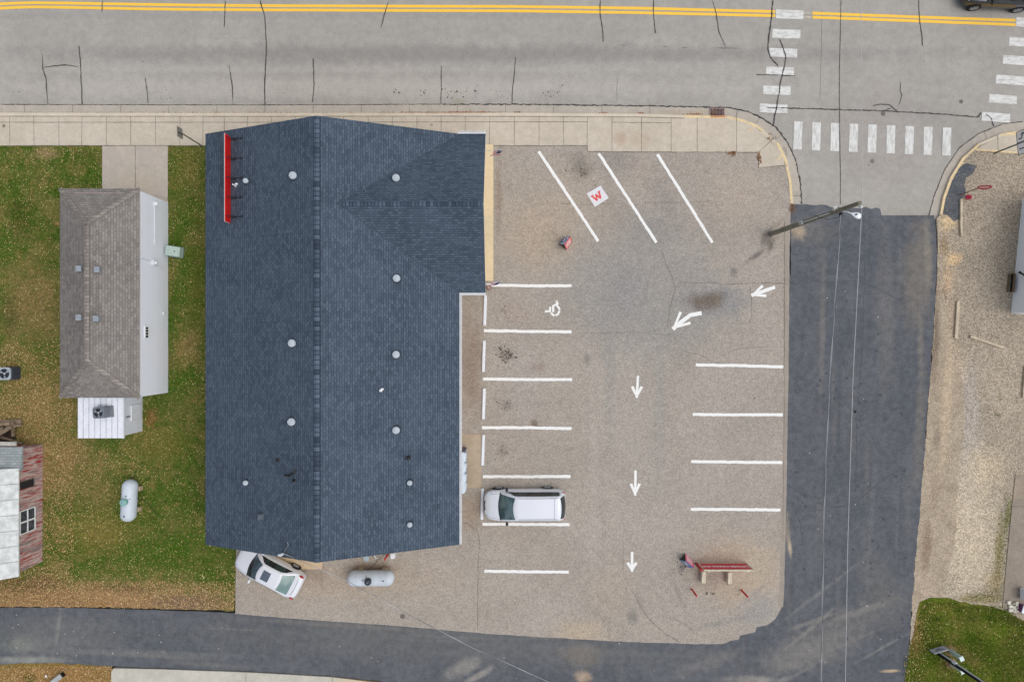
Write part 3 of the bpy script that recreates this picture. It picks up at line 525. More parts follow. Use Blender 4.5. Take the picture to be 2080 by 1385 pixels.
for i in range(9):
    x = 1622+i*37.9; y = 274.5+i*1.55; mark('crosswalk_bar', [(x+.6, y-28.5), (x-.8, y+28.5)], 17.5, -.096 if i in (0, 8) else zr+.006, m_crossv, road, .02, 6)
def between(A, B, x0, x1, z, name, parent, key=0, off=0.0):
    a = [((1-.5)*p[0]+.5*q[0], (1-.5)*p[1]+.5*q[1]) for p, q in zip(A, B)]
    a = [p for p in a if x0 <= p[key] <= x1]; return mark(name, a, 4.6, z, m_ycurb, parent, .03, 4)
mk = [((p[0]+q[0])/2, (p[1]+q[1])/2) for p, q in zip(F, I)]; mk2 = [((p[0]+q[0])/2, (p[1]+q[1])/2) for p, q in zip(F2, I2)]
mark('painted_kerb_line', [(1391, 236.8)]+mk[7:10]+[(1549, 266)], 4.6, .024, m_ycurb, k1, .03, 5); mark('painted_kerb_line', [(1578, 291)]+mk[11:], 4.6, .024, m_ycurb, k1, .03, 5)
mark('painted_kerb_line', mk2[:4]+[(1988, 294.5)], 5, .024, m_ycurb, k2, .03, 5); mark('painted_kerb_line', [(2031, 275)]+mk2[6:8], 4.6, .024, m_ycurb, k2, .03, 8)
mark('painted_walk_line', [(1982, 304.5), (2080, 311.5), (2200, 318)], 3.6, .027, m_ycurb, walk2, .05, 5); mark('painted_walk_line', [(2050, 275.6), (2100, 271)], 2.2, .027, m_ycurb, walk2, .05, 5)
mark('ramp_line', [(1519, 268), (1531, 258)], 3.0, .027, m_ycurb, walk, .05, 4); mark('ramp_line', [(1579, 326), (1590, 312)], 2.6, .027, m_ycurb, walk, .05, 4)
# ------------------------------------------------------------------ buildings
def shingle(name, ca, cb, mortar, axis, slope=1.08, row=.142, bw=.27, nz=1.0, line=.55, du=0.0):
    t = NT(name); co = t.coord()
    sp = t.n('ShaderNodeSeparateXYZ'); t.l(co, sp.inputs[0]); cb_ = t.n('ShaderNodeCombineXYZ')
    u, v = (sp.outputs[1], sp.outputs[0]) if axis == 'x' else (sp.outputs[0], sp.outputs[1])
    t.l(t.math('ADD', u, du), cb_.inputs[0]); t.l(t.math('MULTIPLY', v, slope), cb_.inputs[1])
    vec = cb_.outputs[0]
    br = t.n('ShaderNodeTexBrick'); t.l(vec, br.inputs['Vector']); br.offset = .37; br.squash = 1.0
    br.inputs['Color1'].default_value = ca; br.inputs['Color2'].default_value = cb; br.inputs['Mortar'].default_value = mortar
    br.inputs['Scale'].default_value = 1; br.inputs['Mortar Size'].default_value = .012; br.inputs['Mortar Smooth'].default_value = .3; br.inputs['Brick Width'].default_value = bw; br.inputs['Row Height'].default_value = row
    mp = t.n('ShaderNodeMapping'); t.l(vec, mp.inputs[0]); mp.inputs['Scale'].default_value = (5.0, 1.6, 1)
    c = t.mix(t.ramp(t.noise(mp.outputs[0], 1.0, 3, .7), .52, .70, 0, .45*nz), br.outputs['Color'], tuple(x*.62 for x in ca[:3])+(1,))
    rw = t.math('FRACT', t.math('MULTIPLY', t.math('MULTIPLY', v, slope), 1/row)); c = t.mix(t.ramp(rw, .0, .3, line, 0), c if False else c, mortar)
    c = t.mix(t.ramp(t.noise(co, .35, 4, .6), .35, .65, 0, .16), c, tuple(min(1, x*1.25) for x in cb[:3])+(1,))
    g = t.noise(co, 30, 2, .7); cx = t.n('ShaderNodeVectorMath', operation='SCALE'); t.l(c, cx.inputs[0]); t.l(t.ramp(g, .3, .7, .85, 1.15), cx.inputs['Scale'])
    t.l(cx.outputs[0], t.b.inputs['Base Color']); t.b.inputs['Roughness'].default_value = .9; t.b.inputs['Specular IOR Level'].default_value = .2
    t.bump(br.outputs['Fac'], -.5, .01); return t.m
SB = (C(65, 77, 91), C(86, 99, 113), C(47, 57, 70))
m_shx = shingle('blue_shingle', *SB, 'x', nz=.8); m_shy = shingle('blue_shingle_cross', *SB, 'y', 1.14, nz=.8)
SG = (C(116, 111, 107), C(143, 138, 133), C(98, 93, 90))
m_sgx = shingle('grey_brown_shingle', *SG, 'x', 1.11); m_sgy = shingle('grey_brown_shingle_hip', *SG, 'y', 1.11)
m_trim = plain('white_trim', C(226, 228, 230), .5, var=.03)
m_sidetan = plain('tan_siding', C(190, 174, 150), .7)
m_glass = plain('window_glass', C(48, 58, 66), .08, var=.2, spec=.8)
m_dkmet = plain('dark_metal', C(44, 46, 52), .5, .6); m_black = plain('black_plastic', C(26, 26, 30), .5)
m_grymet = plain('grey_metal', C(132, 138, 144), .45, .3); m_whmet = plain('white_metal', C(222, 228, 234), .4, .1, var=.05)
bd = thing('store_building', (-10.5, 0, 0), 'long store building with blue grey shingle gable roof beside the parking lot', 'building')
XW, XR, XE, XC, YN, YS = -18.0, -10.55, -3.09, -1.55, 12.15, -11.95
b = MB(); t_ = .25
def main_z(x): return 6-.402*abs(x+10.55)
b.prism([(XW+.4, YS+.35), (XE-.45, YS+.35), (XE-.45, YN-.35), (XW+.4, YN-.35)], 0, 2.8)
b.prism([(XE-.5, 3.2), (XC-.35, 3.2), (XC-.35, YN-.35), (XE-.5, YN-.35)], 0, 2.8)
for y in (YS+.36, YN-.36): b.add([(XW+.4, y, 2.8), (XE-.45, y, 2.8), (XR, y, 5.75)], [(0, 1, 2)])
b.add([(XC-.36, 3.2, 2.8), (XC-.36, YN-.35, 2.8), (XC-.36, 7.49, 5.2)], [(0, 1, 2)])
b.build('wall', m_sidetan, bd)
b = MB()
NW, RN, EN, CN, CR, CS, ES, SE, RS, SW = (XW, YN, 3), (XR, YN, 6), (XE, YN, 3), (XC, YN, 3), (XC, 7.49, 5.6), (XC, 2.83, 3), (XE, 2.83, 3), (XE, YS, 3), (XR, YS, 6), (XW, YS, 3); VI = (-9.56, 7.49, 5.6)
b.add([NW, RN, RS, SW], [(0, 3, 2, 1)], 0)
b.add([RN, RS, SE, ES, VI], [(0, 1, 2, 3, 4)], 0); b.add([RN, VI, EN], [(0, 1, 2)], 0)
b.add([VI, CR, CN, EN], [(0, 1, 2, 3)], 1); b.add([VI, ES, CS, CR], [(0, 1, 2, 3)], 1)
loop = [NW, RN, EN, CN, CR, CS, ES, SE, RS, SW]
for i, p in enumerate(loop):
    q = loop[(i+1) % len(loop)]; b.add([p, q, (q[0], q[1], q[2]-.2), (p[0], p[1], p[2]-.2)], [(0, 1, 2, 3)], 2)
dn = lambda p: (p[0], p[1], p[2]-.2)
b.add([dn(p) for p in (NW, RN, RS, SW)], [(0, 1, 2, 3)], 2); b.add([dn(p) for p in (RN, RS, SE, ES, VI, EN)], [(0, 5, 4, 3, 2, 1)], 2); b.add([dn(p) for p in (VI, CR, CN, EN, ES, CS)], [(3, 2, 1, 0), (4, 0, 1, 5)], 2)
roof = b.build('roof', [m_shx, m_shy, m_trim], bd)
m_cap = shingle('ridge_shingle', C(52, 64, 78), C(94, 108, 124), C(34, 42, 54), 'y', 1.0, .26, .9, .3, .8, .45); m_capc = shingle('cross_ridge_shingle', C(54, 66, 80), C(86, 100, 116), C(36, 46, 58), 'x', 1.0, .2, .9, .3, .8, -.15)
b = MB(); hw = .155
for k in range(int((YN-YS)/.17)):
    y = YS+k*.17; z0, z1 = .035, .012
    b.add([(XR-hw, y, 6-.06+z1), (XR, y, 6+z1), (XR+hw, y, 6-.06+z1), (XR-hw, y+.17, 6-.06+z0), (XR, y+.17, 6+z0), (XR+hw, y+.17, 6-.06+z0), (XR-hw, y+.17, 5.9), (XR+hw, y+.17, 5.9), (XR+hw, y, 5.9)], [(0, 1, 4, 3), (1, 2, 5, 4), (3, 4, 5, 7, 6), (2, 8, 7, 5)])
b.build('ridge_cap', m_cap, roof)
b = MB(); b.box((XR+hw+.02, (YN+YS)/2, 5.93), (.05, YN-YS-.1, .06)); b.build('ridge_shade_strip', plain('ridge_shade_dark', C(38, 48, 62), .8), roof)  # dark strip standing in for the shadow line beside the ridge cap
b = MB(); b.box((XR-hw-.01, (YN+YS)/2, 5.925), (.025, YN-YS-.1, .05)); b.build('ridge_shade_strip', plain('ridge_shade_edge', C(44, 56, 70), .8), roof)  # thinner dark strip, painted shade on the cap's other side
b = MB()
for k in range(int(8.0/.17)):
    x = -9.56+k*.17
    b.add([(x, 7.49-.14, 5.53+.03), (x, 7.49, 5.6+.03), (x, 7.49+.14, 5.53+.03), (x+.17, 7.49-.14, 5.53+.012), (x+.17, 7.49, 5.6+.012), (x+.17, 7.49+.14, 5.53+.012)], [(0, 3, 4, 1), (1, 4, 5, 2)])
b.build('ridge_cap', m_capc, roof)
def gutter(a, c, wd, parent, inn):
    b = MB(); a, c, n = Vector(a), Vector(c), Vector(inn)      # a, c: outer lip ends, n: unit vector towards the eave
    b.bar(a, c, .02, .13); b.bar(a+n*(wd-.02), c+n*(wd-.02), .02, .13); b.bar(a+n*wd/2-Vector((0, 0, .06)), c+n*wd/2-Vector((0, 0, .06)), wd-.04, .015)
    L = (c-a).length; d = (c-a).normalized()
    for k in range(1, int(L/.9)): b.bar(a+d*k*.9+Vector((0, 0, .045)), a+d*k*.9+n*(wd-.02)+Vector((0, 0, .045)), .03, .02)
    return b.build('gutter', m_trim, parent)
gutter((XE+.13, YS, 2.93), (XE+.13, 2.70, 2.93), .13, roof, (-1, 0, 0)); gutter((XE+.0, 2.70, 2.93), (XC, 2.70, 2.93), .13, roof, (0, 1, 0)); gutter((XE-.1, YN+.16, 2.93), (XC+.02, YN+.16, 2.93), .15, roof, (0, -1, 0))
b = MB(); b.tube([(XE+.06, YS+.1, 2.86), (XE-.1, YS+.3, 2.6), (XE-.38, YS+.3, 2.4), (XE-.38, YS+.3, .15)], .045); b.build('downpipe', m_trim, bd)
b = MB(); b.box((XC-.33, 7.0, 1.05), (.06, 1.8, 2.1)); d = b.build('door', m_glass, bd); b = MB(); b.box((XC-.28, 7.0, 1.05), (.05, .06, 2.1)); b.box((XC-.28, 7.0, 2.12), (.08, 1.9, .08)); b.build('frame', m_trim, d)
for y in (4.4, 9.8):
    b = MB(); b.box((XC-.33, y, 1.5), (.05, 1.5, 1.1)); w_ = b.build('window', m_glass, bd); b = MB(); b.box((XC-.3, y, .93), (.1, 1.6, .06)); b.build('sill', m_trim, w_)
def zroof(x, y):
    z = main_z(x); zc = 5.6-.558*abs(y-7.49)
    return max(z, zc) if -9.56 < x and 2.83 < y < 12.15 else z
def on_roof(px, py, off=.15):
    z = 4.5
    for _ in range(12): p = P(px, py, z); z = zroof(p.x, p.y)+off
    return Vector((p.x, p.y, z-off))
m_dome = plain('white_vent_cap', C(178, 188, 196), .45, .0, var=.06)
for (px, py, r) in ((594, 356, .21), (804, 361, .21), (805, 565, .21), (592, 697, .21), (804, 720, .21), (591, 857, .21), (804, 874, .21), (498, 367, .15), (498, 981, .145), (832, 981, .15), (832, 1066, .15)):
    p = on_roof(px, py, .25); b = MB()
    b.lathe([(r*.62, -.1), (r*.62, .13), (r*.98, .15), (r*1.03, .19), (r, .24), (r*.86, .27), (r*.82, .262), (r*.5, .275), (.01, .285)], p, 22)
    v = b.build('roof_vent', m_dome, roof, smooth=False)
    b = MB(); b.lathe([(r*1.25, -.1), (r*1.25, .04), (r*1.1, .06), (r*.7, .1), (r*.6, .1)], p, 20); b.build('shade_flashing', plain('vent_flashing_shade', C(44, 54, 66), .7), v)  # base flashing, coloured dark to stand in for the vent's shadow rim
for (px, py, hh, r, mt) in ((563, 935, .25, .07, m_black), (597, 976, .35, .06, m_black), (830, 930, .35, .09, m_black), (773, 793, .2, .06, m_trim), (477, 377, .35, .045, m_trim)):
    p = on_roof(px, py, .1); b = MB(); b.lathe([(r*1.5, -.05), (r*1.5, .05), (r, .07), (r, hh), (r*.5, hh+.01)], p, 14)
    if mt is m_trim: b.box(p+Vector((.1, .08, .08)), (.12, .1, .16))
    b.build('vent_pipe', mt, roof)
b = MB(); p = on_roof(583, 966, .1); q = on_roof(598, 960, .1); b.tube([p+Vector((-.15, 0, .05)), p+Vector((.15, 0, .1)), q+Vector((-.15, -.05, .2)), q+Vector((.1, .12, .35)), q+Vector((.12, .14, .5))], [.05, .05, .06, .08, .08], 8); b.build('vent_pipe', m_black, roof)
p = on_roof(530, 1049, .1); b = MB(); b.box(p+Vector((0, 0, .08)), (.34, .34, .2)); b.box(p+Vector((0, 0, .2)), (.27, .27, .06)); b.build('box_vent', plain('box_vent_grey', C(86, 94, 104), .6), roof, bevel=.015)
# roof sign
m_red = plain('sign_red', C(206, 22, 18), .35, var=.06, spec=.5)
sg = thing('roof_sign', (-16.15, 9.2, 3.7), 'long bright red sign board braced by five struts on the blue roof', 'sign')
b = MB(); b.box((-16.22, 9.25, 4.05), (.05, 4.95, .62)); b.build('panel', m_red, sg); b = MB(); b.box((-16.26, 9.25, 4.05), (.03, 5.0, .66)); b.build('frame', plain('frame_grey', C(196, 190, 186), .5), sg)
for py in (283, 323, 363, 402, 441):
    y = P(480, py, 3.9).y; b = MB(); x1 = -15.42
    b.tube([(-16.17, y, 4.25), (-15.85, y-.02, 4.18), (x1, y-.02, main_z(x1)+.03)], .028, 8); b.tube([(-16.17, y, 3.75), (-15.8, y-.03, main_z(-15.8)+.05)], .02, 6); b.tube([(-15.85, y-.02, 4.18), (-15.82, y-.02, main_z(-15.82))], .02, 6)
    b.box((x1, y, main_z(x1)+.02), (.14, .1, .03)); b.build('strut', m_dkmet, sg)
# electric service mast at the south end of the roof
mst = thing('service_mast', P(578, 1128, 3.9), 'grey electric service mast with conduit at the south edge of the blue roof', 'mast')
b = MB(); a = Vector((-12.6, -11.75, 3.0)); tp = P(576, 1124, 5.3); tp = Vector((-12.58, -11.62, 5.5)); b.tube([a, Vector((-12.6, -11.7, 5.4))], .045, 10); b.build('pole', m_grymet, mst)
b = MB(); b.tube([(-12.6, -11.7, 5.35), (-12.66, -11.7, 5.55), (-12.8, -11.72, 5.5)], [.07, .08, .05], 10); b.build('weather_head', m_whmet, mst)
b = MB(); b.tube([(-12.6, -11.65, 5.2), (-12.3, -11.2, 5.38)], .02, 6); b.tube([(-12.6, -11.7, 5.2), (-11.9, -11.85, 5.5)], .022, 6); b.tube([(-12.3, -11.2, 5.36), (-12.32, -11.0, 5.45)], .03, 6); b.build('brace', m_grymet, mst)
# white office house
lap = NT('white_lap_siding'); co_ = lap.coord(); sp_ = lap.n('ShaderNodeSeparateXYZ'); lap.l(co_, sp_.inputs[0])
fr = lap.math('FRACT', lap.math('MULTIPLY', sp_.outputs[2], 7.5)); c_ = lap.mix(lap.ramp(fr, .0, .14, 1, 0), C(232, 237, 246), C(182, 190, 204)); lap.l(c_, lap.b.inputs['Base Color']); lap.b.inputs['Roughness'].default_value = .5; m_lap = lap.m
hs_ = thing('white_house', (-24.15, 2.8, 0), 'narrow white sided house with grey brown hip roof on the grass', 'house')
HW, HE, HN, HS = -26.5, -21.82, 8.93, -3.33; HX = -24.16
b = MB()
for k in range(23):
    z = k*.1333; x0, x1, y0, y1 = HW+.12, HE-.02, HS+.06, HN-.14
    if z > 3.0: break
    bot = [(x0-.012, y0-.012, z), (x1+.012, y0-.012, z), (x1+.012, y1+.012, z), (x0-.012, y1+.012, z)]; tp_ = [(x0, y0, z+.1333), (x1, y0, z+.1333), (x1, y1, z+.1333), (x0, y1, z+.1333)]
    b.add(bot+tp_, [(0, 1, 5, 4), (1, 2, 6, 5), (2, 3, 7, 6), (3, 0, 4, 7)])
b.build('wall', m_lap, hs_)
b = MB(); ze, zr_ = 3.06, 4.2; A, B_, Cc, D = (HW, HN, ze), (HE, HN, ze), (HE, HS, ze), (HW, HS, ze); R1, R2 = (HX, 6.7, zr_), (HX, -1.1, zr_)
b.add([A, B_, Cc, D, R1, R2], [(0, 3, 5, 4), (1, 4, 5, 2)], 0); b.add([A, B_, Cc, D, R1, R2], [(0, 4, 1), (2, 5, 3)], 1)
for p, q in ((A, B_), (B_, Cc), (Cc, D), (D, A)): b.add([p, q, (q[0], q[1], q[2]-.12), (p[0], p[1], p[2]-.12)], [(0, 1, 2, 3)], 2)
b.add([(p[0], p[1], ze-.12) for p in (A, B_, Cc, D)], [(0, 1, 2, 3)], 2)
hroof = b.build('roof', [m_sgx, m_sgy, m_trim], hs_)
m_hcap = shingle('hip_cap_shingle', C(122, 116, 110), C(150, 144, 137), C(98, 92, 86), 'y', 1.0, .2, .9, .4)
def cap(p, q, wd, parent):
    b = MB(); p, q = Vector(p), Vector(q); d = (q-p).normalized(); n = int((q-p).length/.2); s_ = Vector((d.y, -d.x, 0)).normalized()
    for k in range(n):
        c0 = p+d*k*.2; c1 = p+d*(k+1)*.2+Vector((0, 0, .015)); dz = Vector((0, 0, .035)); dd = Vector((0, 0, wd*.24))
        b.add([c0-s_*wd-dd+dz, c0+dz, c0+s_*wd-dd+dz, c1-s_*wd-dd+dz, c1+dz, c1+s_*wd-dd+dz, c1-s_*wd-dd, c1+s_*wd-dd], [(0, 1, 4, 3), (1, 2, 5, 4), (3, 4, 5, 7, 6)])
    return b.build('ridge_cap', m_hcap, parent)
for p in (A, B_): cap(p, R1, .13, hroof)
for p in (Cc, D): cap(p, R2, .13, hroof)
cap(R2, R1, .14, hroof)
m_lv = plain('grey_louvre', C(140, 147, 154), .5, .2)
def hz_(x): return zr_-(zr_-ze)*abs(x-HX)/2.34
for px, py in ((198, 548), (196, 647), (161, 546), (161, 645)):
    z = 4.1; p = P(px, py, z); p = P(px, py, hz_(p.x)+.15); b = MB(); z = hz_(p.x); b.box((p.x, p.y, z+.1), (.26, .27, .24)); v = b.build('box_vent', m_lv, hroof, bevel=.02)
    b = MB(); b.box((p.x+.01, p.y, z+.23), (.31, .33, .035)); b.build('hood', plain('vent_hood', C(150, 158, 166), .5, .1), v)
b = MB(); b.box((HW+1.0+1.4, 8.62, 3.21), (2.9, .04, .03)); b.build('trim', plain('reddish_trim', C(170, 150, 146), .7), hroof)
xw = HE+.0
def wallp(px, py):                         # a point on the house's east wall seen at that pixel
    k = (px-1040)/PX; z = H*(1-xw/k); return P(px, py, z)
b = MB(); a = wallp(313, 417); c = wallp(313, 497); b.tube([a+Vector((.04, 0, 0)), c+Vector((.04, 0, 0))], .03, 8); b.lathe([(.1, 0), (.14, .05), (.12, .12), (.02, .16)], a+Vector((.08, .1, -.1)), 14); b.build('flood_light', m_whmet, hs_)
p = wallp(311, 534); b = MB(); b.box(p+Vector((.08, 0, 0)), (.16, .3, .4)); b.lathe([(.1, 0), (.1, .12), (.02, .14)], p+Vector((.16, 0, .02)), 14, Matrix.Rotation(math.pi/2, 3, 'Y')); b.tube([p+Vector((.06, .05, 0)), p+Vector((.06, .1, 1.4))], .02, 6); b.tube([p+Vector((.04, -.05, -.1)), p+Vector((.04, -.35, -1.2))], .015, 6); b.build('electric_meter', m_whmet, hs_)
p = wallp(297, 675); b = MB(); b.box(p+Vector((.02, 0, .0)), (.05, .62, .3)); w_ = b.build('window', m_glass, hs_); b = MB(); b.box(p+Vector((.03, 0, -.2)), (.08, .72, .07)); b.box(p+Vector((.03, 0, .18)), (.06, .72, .05)); [b.box(p+Vector((.035, o_, 0)), (.04, .03, .34)) for o_ in (-.33, -.17, 0, .17, .33)]; b.build('frame', m_trim, w_)
p = wallp(332, 636); b = MB(); b.box(p+Vector((.05, 0, 0)), (.1, .16, .18)); b.build('outlet_cover', m_whmet, hs_)
# lean-to shed at the south end of the house
sh = thing('shed', (-24.8, -4.6, 0), 'small white metal shed against the south end of the white house', 'shed')
m_shed = plain('white_panel', C(214, 219, 228), .5, var=.04)
b = MB(); b.prism([(-26.05, -5.75), (-23.46, -5.72), (-23.44, HS+.02), (-26.05, HS+.02)], 0, 2.02); b.build('wall', m_shed, sh)
b = MB(); x0, x1, y0, y1 = -26.12, -23.36, -5.84, HS-.03; zt = 2.1; n = 8
for k in range(n):
    a = x0+(x1-x0)*k/n; c = x0+(x1-x0)*(k+1)/n
    b.box(((a+c)/2, (y0+y1)/2, zt), (c-a-.06, y1-y0, .06))
b.box((x1, (y0+y1)/2, zt-.01), (.05, y1-y0+.02, .14)); b.build('roof', plain('white_roof_metal', C(232, 235, 242), .4, .1, var=.04), sh); b = MB(); b.box(((x0+x1)/2, (y0+y1)/2, zt-.03), (x1-x0-.02, y1-y0-.02, .03)); b.build('roof_groove', plain('roof_groove_grey', C(178, 182, 192), .6), sh)
b = MB(); b.box((-23.43, -4.45, .72), (.05, .85, 1.0)); dr = b.build('hatch', m_shed, sh); b = MB(); b.box((-23.4, -4.45, 1.26), (.06, .95, .05)); b.box((-23.4, -4.0, .72), (.05, .04, 1.05)); b.box((-23.4, -4.9, .72), (.05, .04, 1.05)); b.build('frame', m_trim, dr)
b = MB(); b.box((-23.42, -4.62, 1.55), (.05, .1, .34)); b.build('stain_plate', plain('dull_bracket', C(128, 130, 136), .7), sh)
def condenser(name, c, s, h, rz, label, body, ptop):
    t = thing(name, c, label, 'air conditioner', rot=rz)
    b = MB(True); b.box((0, 0, h/2), (s, s, h)); bo = b.build('body', body, t, bevel=.04)
    b = MB(True)
    for k in range(9):
        for sx, sy, wx, wy in ((s/2+.005, 0, .012, s*.9), (0, s/2+.005, s*.9, .012), (-s/2-.005, 0, .012, s*.9), (0, -s/2-.005, s*.9, .012)): b.box((sx, sy, h*.12+k*h*.085), (wx, wy, .012))
    b.build('grille', m_dkmet if ptop is m_acl else m_grymet, bo)
    b = MB(True); n = 28; r0, r1 = s*.40, s*.5
    vs = []; fs = []
    for i in range(n):
        a = 2*math.pi*i/n; cx, cy = math.cos(a), math.sin(a); m = r1/max(abs(cx), abs(cy))
        m = min(m, s*.62); vs += [(r0*cx, r0*cy, h+.03), (m*cx, m*cy, h+.03), (m*cx, m*cy, h-.02), (r0*cx, r0*cy, h-.02)]
    for i in range(n):
        j = (i+1) % n; fs += [(4*i, 4*i+1, 4*j+1, 4*j), (4*i+1, 4*i+2, 4*j+2, 4*j+1), (4*j, 4*j+3, 4*i+3, 4*i)]
    b.add(vs, fs); b.build('top_panel', ptop, t)
    b = MB(True); b.lathe([(r0, h+.003), (r0*.98, h+.004), (.01, h+.004)], (0, 0, 0), 28); b.build('fan_well', plain('fan_dark', C(40, 46, 54), .7), t)
    f = MB(True)
    for k in range(3):
        a = k*2.09+.6; vs = []
        for i in range(6):
            r = r0*(.15+.8*i/5); w_ = .55*(.5+i/8); vs += [(r*math.cos(a-w_/2), r*math.sin(a-w_/2), h+.012), (r*math.cos(a+w_/2), r*math.sin(a+w_/2), h+.022)]
        f.add(vs, [(2*i, 2*i+2, 2*i+3, 2*i+1) for i in range(5)])
    f.lathe([(r0*.22, h+.01), (r0*.2, h+.03), (.01, h+.032)], (0, 0, 0), 14); f.build('fan', plain('fan_blade', C(170, 176, 184), .5), t)
    g = MB(True)
    for r in np.linspace(r0*.3, r0*.98, 6):
        g.tube([(r*math.cos(i*math.pi/14), r*math.sin(i*math.pi/14), h+.036) for i in range(29)], .003, 4, False)
    g.build('guard', m_dkmet, t); return t
m_acg = plain('ac_grey', C(118, 126, 134), .5, .2); m_acl = plain('ac_light', C(168, 178, 184), .5, .1)
ac1 = condenser('air_conditioner', P(213, 836, 2.12), .66, .58, math.radians(4), 'grey air conditioner standing on the white shed roof', m_acg, m_acg)
b = MB(True); b.box((.3, .0, .03), (.5, .7, .05)); b.tube([(.3, .3, .2), (.45, .35, .4), (.42, .3, .05)], .03, 8); b.tube([(.1, .4, .3), (-.2, .42, .3)], .02, 6); b.build('pipe', m_grymet, ac1)
ac2 = condenser('air_conditioner', P(30, 757.5, 0), .78, .8, math.radians(1), 'light grey air conditioner on brown grass at the left edge', plain('ac_side', C(78, 84, 94), .6), m_acl)
# red barn
bn = thing('red_barn', (-31.5, -10.5, 0), 'weathered red wooden barn with white metal roof at the left edge', 'barn')
wd = NT('weathered_red_wood'); co_ = wd.coord(); sp_ = wd.n('ShaderNodeSeparateXYZ'); wd.l(co_, sp_.inputs[0])
mp_ = wd.n('ShaderNodeMapping'); wd.l(co_, mp_.inputs[0]); mp_.inputs['Scale'].default_value = (1, 6, .8)
nz_ = wd.noise(mp_.outputs[0], 1.3, 6, .75); c_ = wd.mix(wd.ramp(nz_, .40, .55), C(150, 48, 42), C(186, 166, 160))
c_ = wd.mix(wd.ramp(wd.noise(mp_.outputs[0], .5, 4, .7), .5, .62, 0, .8), c_, C(130, 120, 118))
fr = wd.math('FRACT', wd.math('MULTIPLY', sp_.outputs[1], 4.2)); c_ = wd.mix(wd.ramp(fr, 0, .07, .8, 0), c_, C(60, 40, 38)); wd.l(c_, wd.b.inputs['Base Color']); wd.b.inputs['Roughness'].default_value = .9; m_barn = wd.m
BX = P(87, 0, 0).x; y0, y1 = P(0, 1140, 0).y, P(0, 903, 0).y
b = MB(); b.prism([(BX-6.5, y0+.02), (BX-.02, y0), (BX, y1), (BX-6.5, y1)], 0, 1.9); b.build('wall', m_barn, bn)
m_wroof = plain('weathered_white_roof', C(204, 208, 206), .6, .1, var=.14, scale=2.2)
b = MB(); xe = P(37, 0, 2.15).x; ya, yb = P(0, 951, 2.15).y, P(0, 1171, 2.15).y
z_in = 3.4
b.add([(xe, ya, 2.15), (xe, yb, 2.15), (xe-3.4, yb-.3, z_in), (xe-3.4, ya, z_in)], [(3, 2, 1, 0)]); b.add([(xe, ya, 2.1), (xe, yb, 2.1), (xe-3.4, yb-.3, z_in-.05), (xe-3.4, ya, z_in-.05)], [(0, 1, 2, 3)])
b.bar((xe, ya, 2.12), (xe, yb, 2.12), .05, .06)
rf = b.build('roof', m_wroof, bn)
b = MB()
for k in range(1, 7):
    y = ya+(yb-ya)*k/7; b.bar((xe+.01, y, 2.165), (xe-3.4, y-.04*k, z_in+.015), .02, .02)
b.build('seam', plain('seam_grey', C(140, 142, 140), .6), rf)
m_gsh = shingle('pale_grey_shingle', C(134, 142, 144), C(160, 166, 166), C(110, 116, 120), 'y', 1.0, .16, .34, .4)
b = MB(); xe2 = P(45, 0, 1.98).x; yc, yd = P(0, 908, 1.98).y, P(0, 954, 1.98).y
b.add([(xe2, yc, 1.98), (xe2, yd-.02, 2.12), (xe2-3, yd-.02, 2.12), (xe2-3, yc, 1.98)], [(3, 2, 1, 0)]); b.add([(xe2, yc, 1.9), (xe2, yd, 1.9), (xe2, yd-.02, 2.12), (xe2, yc, 1.98)], [(0, 1, 2, 3)]); b.build('porch_roof', m_gsh, bn)
b = MB(); a = P(0, 901, 1.9); b.box((-31.7, P(0, 901, 1.95).y, 1.95), (3.55, .24, .1)); b.build('fascia', plain('weathered_white_board', C(178, 176, 168), .7, var=.15), bn)
def bw(px, py): k = (px-1040)/PX; z = H*(1-BX/k); return P(px, py, z)
p = bw(58, 981); b = MB(); p = Vector((BX, P(0, 982, 1.2).y, 1.32)); b.box(p, (.06, .46, 1.05)); w_ = b.build('opening', plain('dark_opening', C(30, 30, 30), .8), bn); b = MB(); b.box(p+Vector((.01, 0, -.56)), (.08, .56, .06)); b.box(p+Vector((.01, .26, 0)), (.07, .05, 1.1)); b.build('sill', plain('grey_board', C(120, 112, 108), .8), w_)
pc = bw(55, 1057); b = MB(); b.box(pc+Vector((0, 0, 0)), (.05, 1.35, 1.15)); w_ = b.build('window', plain('old_glass', C(70, 74, 84), .15, var=.4, spec=.7), bn)
b = MB()
for oy in (-.7, 0, .7): b.box(pc+Vector((.03, oy, 0)), (.06, .06 if oy else .09, 1.25))
for oz in (-.6, 0, .6): b.box(pc+Vector((.035, 0, oz)), (.05, 1.46, .06))
b.build('frame', m_trim, w_)
# wood pile behind the barn
wp = thing('wood_pile', P(20, 872, 0), 'heap of old grey boards and crates against the north side of the barn', 'wood pile')
m_owood = plain('old_grey_wood', C(140, 122, 102), .9, var=.25, scale=3)
for (x, y, z, l, ww, r) in ((-4, 863, .5, 1.6, .16, 8), (2, 880, .6, 1.5, .22, 32), (14, 872, .35, 1.3, .14, 20), (26, 870, .4, .14, 1.0, 2), (28, 864, .3, 1.0, .12, 0), (10, 890, .25, 1.8, .1, -14), (24, 893, .2, 1.4, .1, -20), (0, 872, .2, 1.2, .3, 5), (20, 857, .12, 1.5, .3, 3), (-10, 880, .5, 1.2, .4, 20)):
    b = MB(); b.box(P(x, y, z), (l, ww, .12), math.radians(r)); b.build('board', m_owood, wp)
b = MB(); b.box(P(6, 886, .1), (1.4, .9, .2), .2); b.build('board', plain('dark_rotten_wood', C(62, 48, 42), .9), wp)
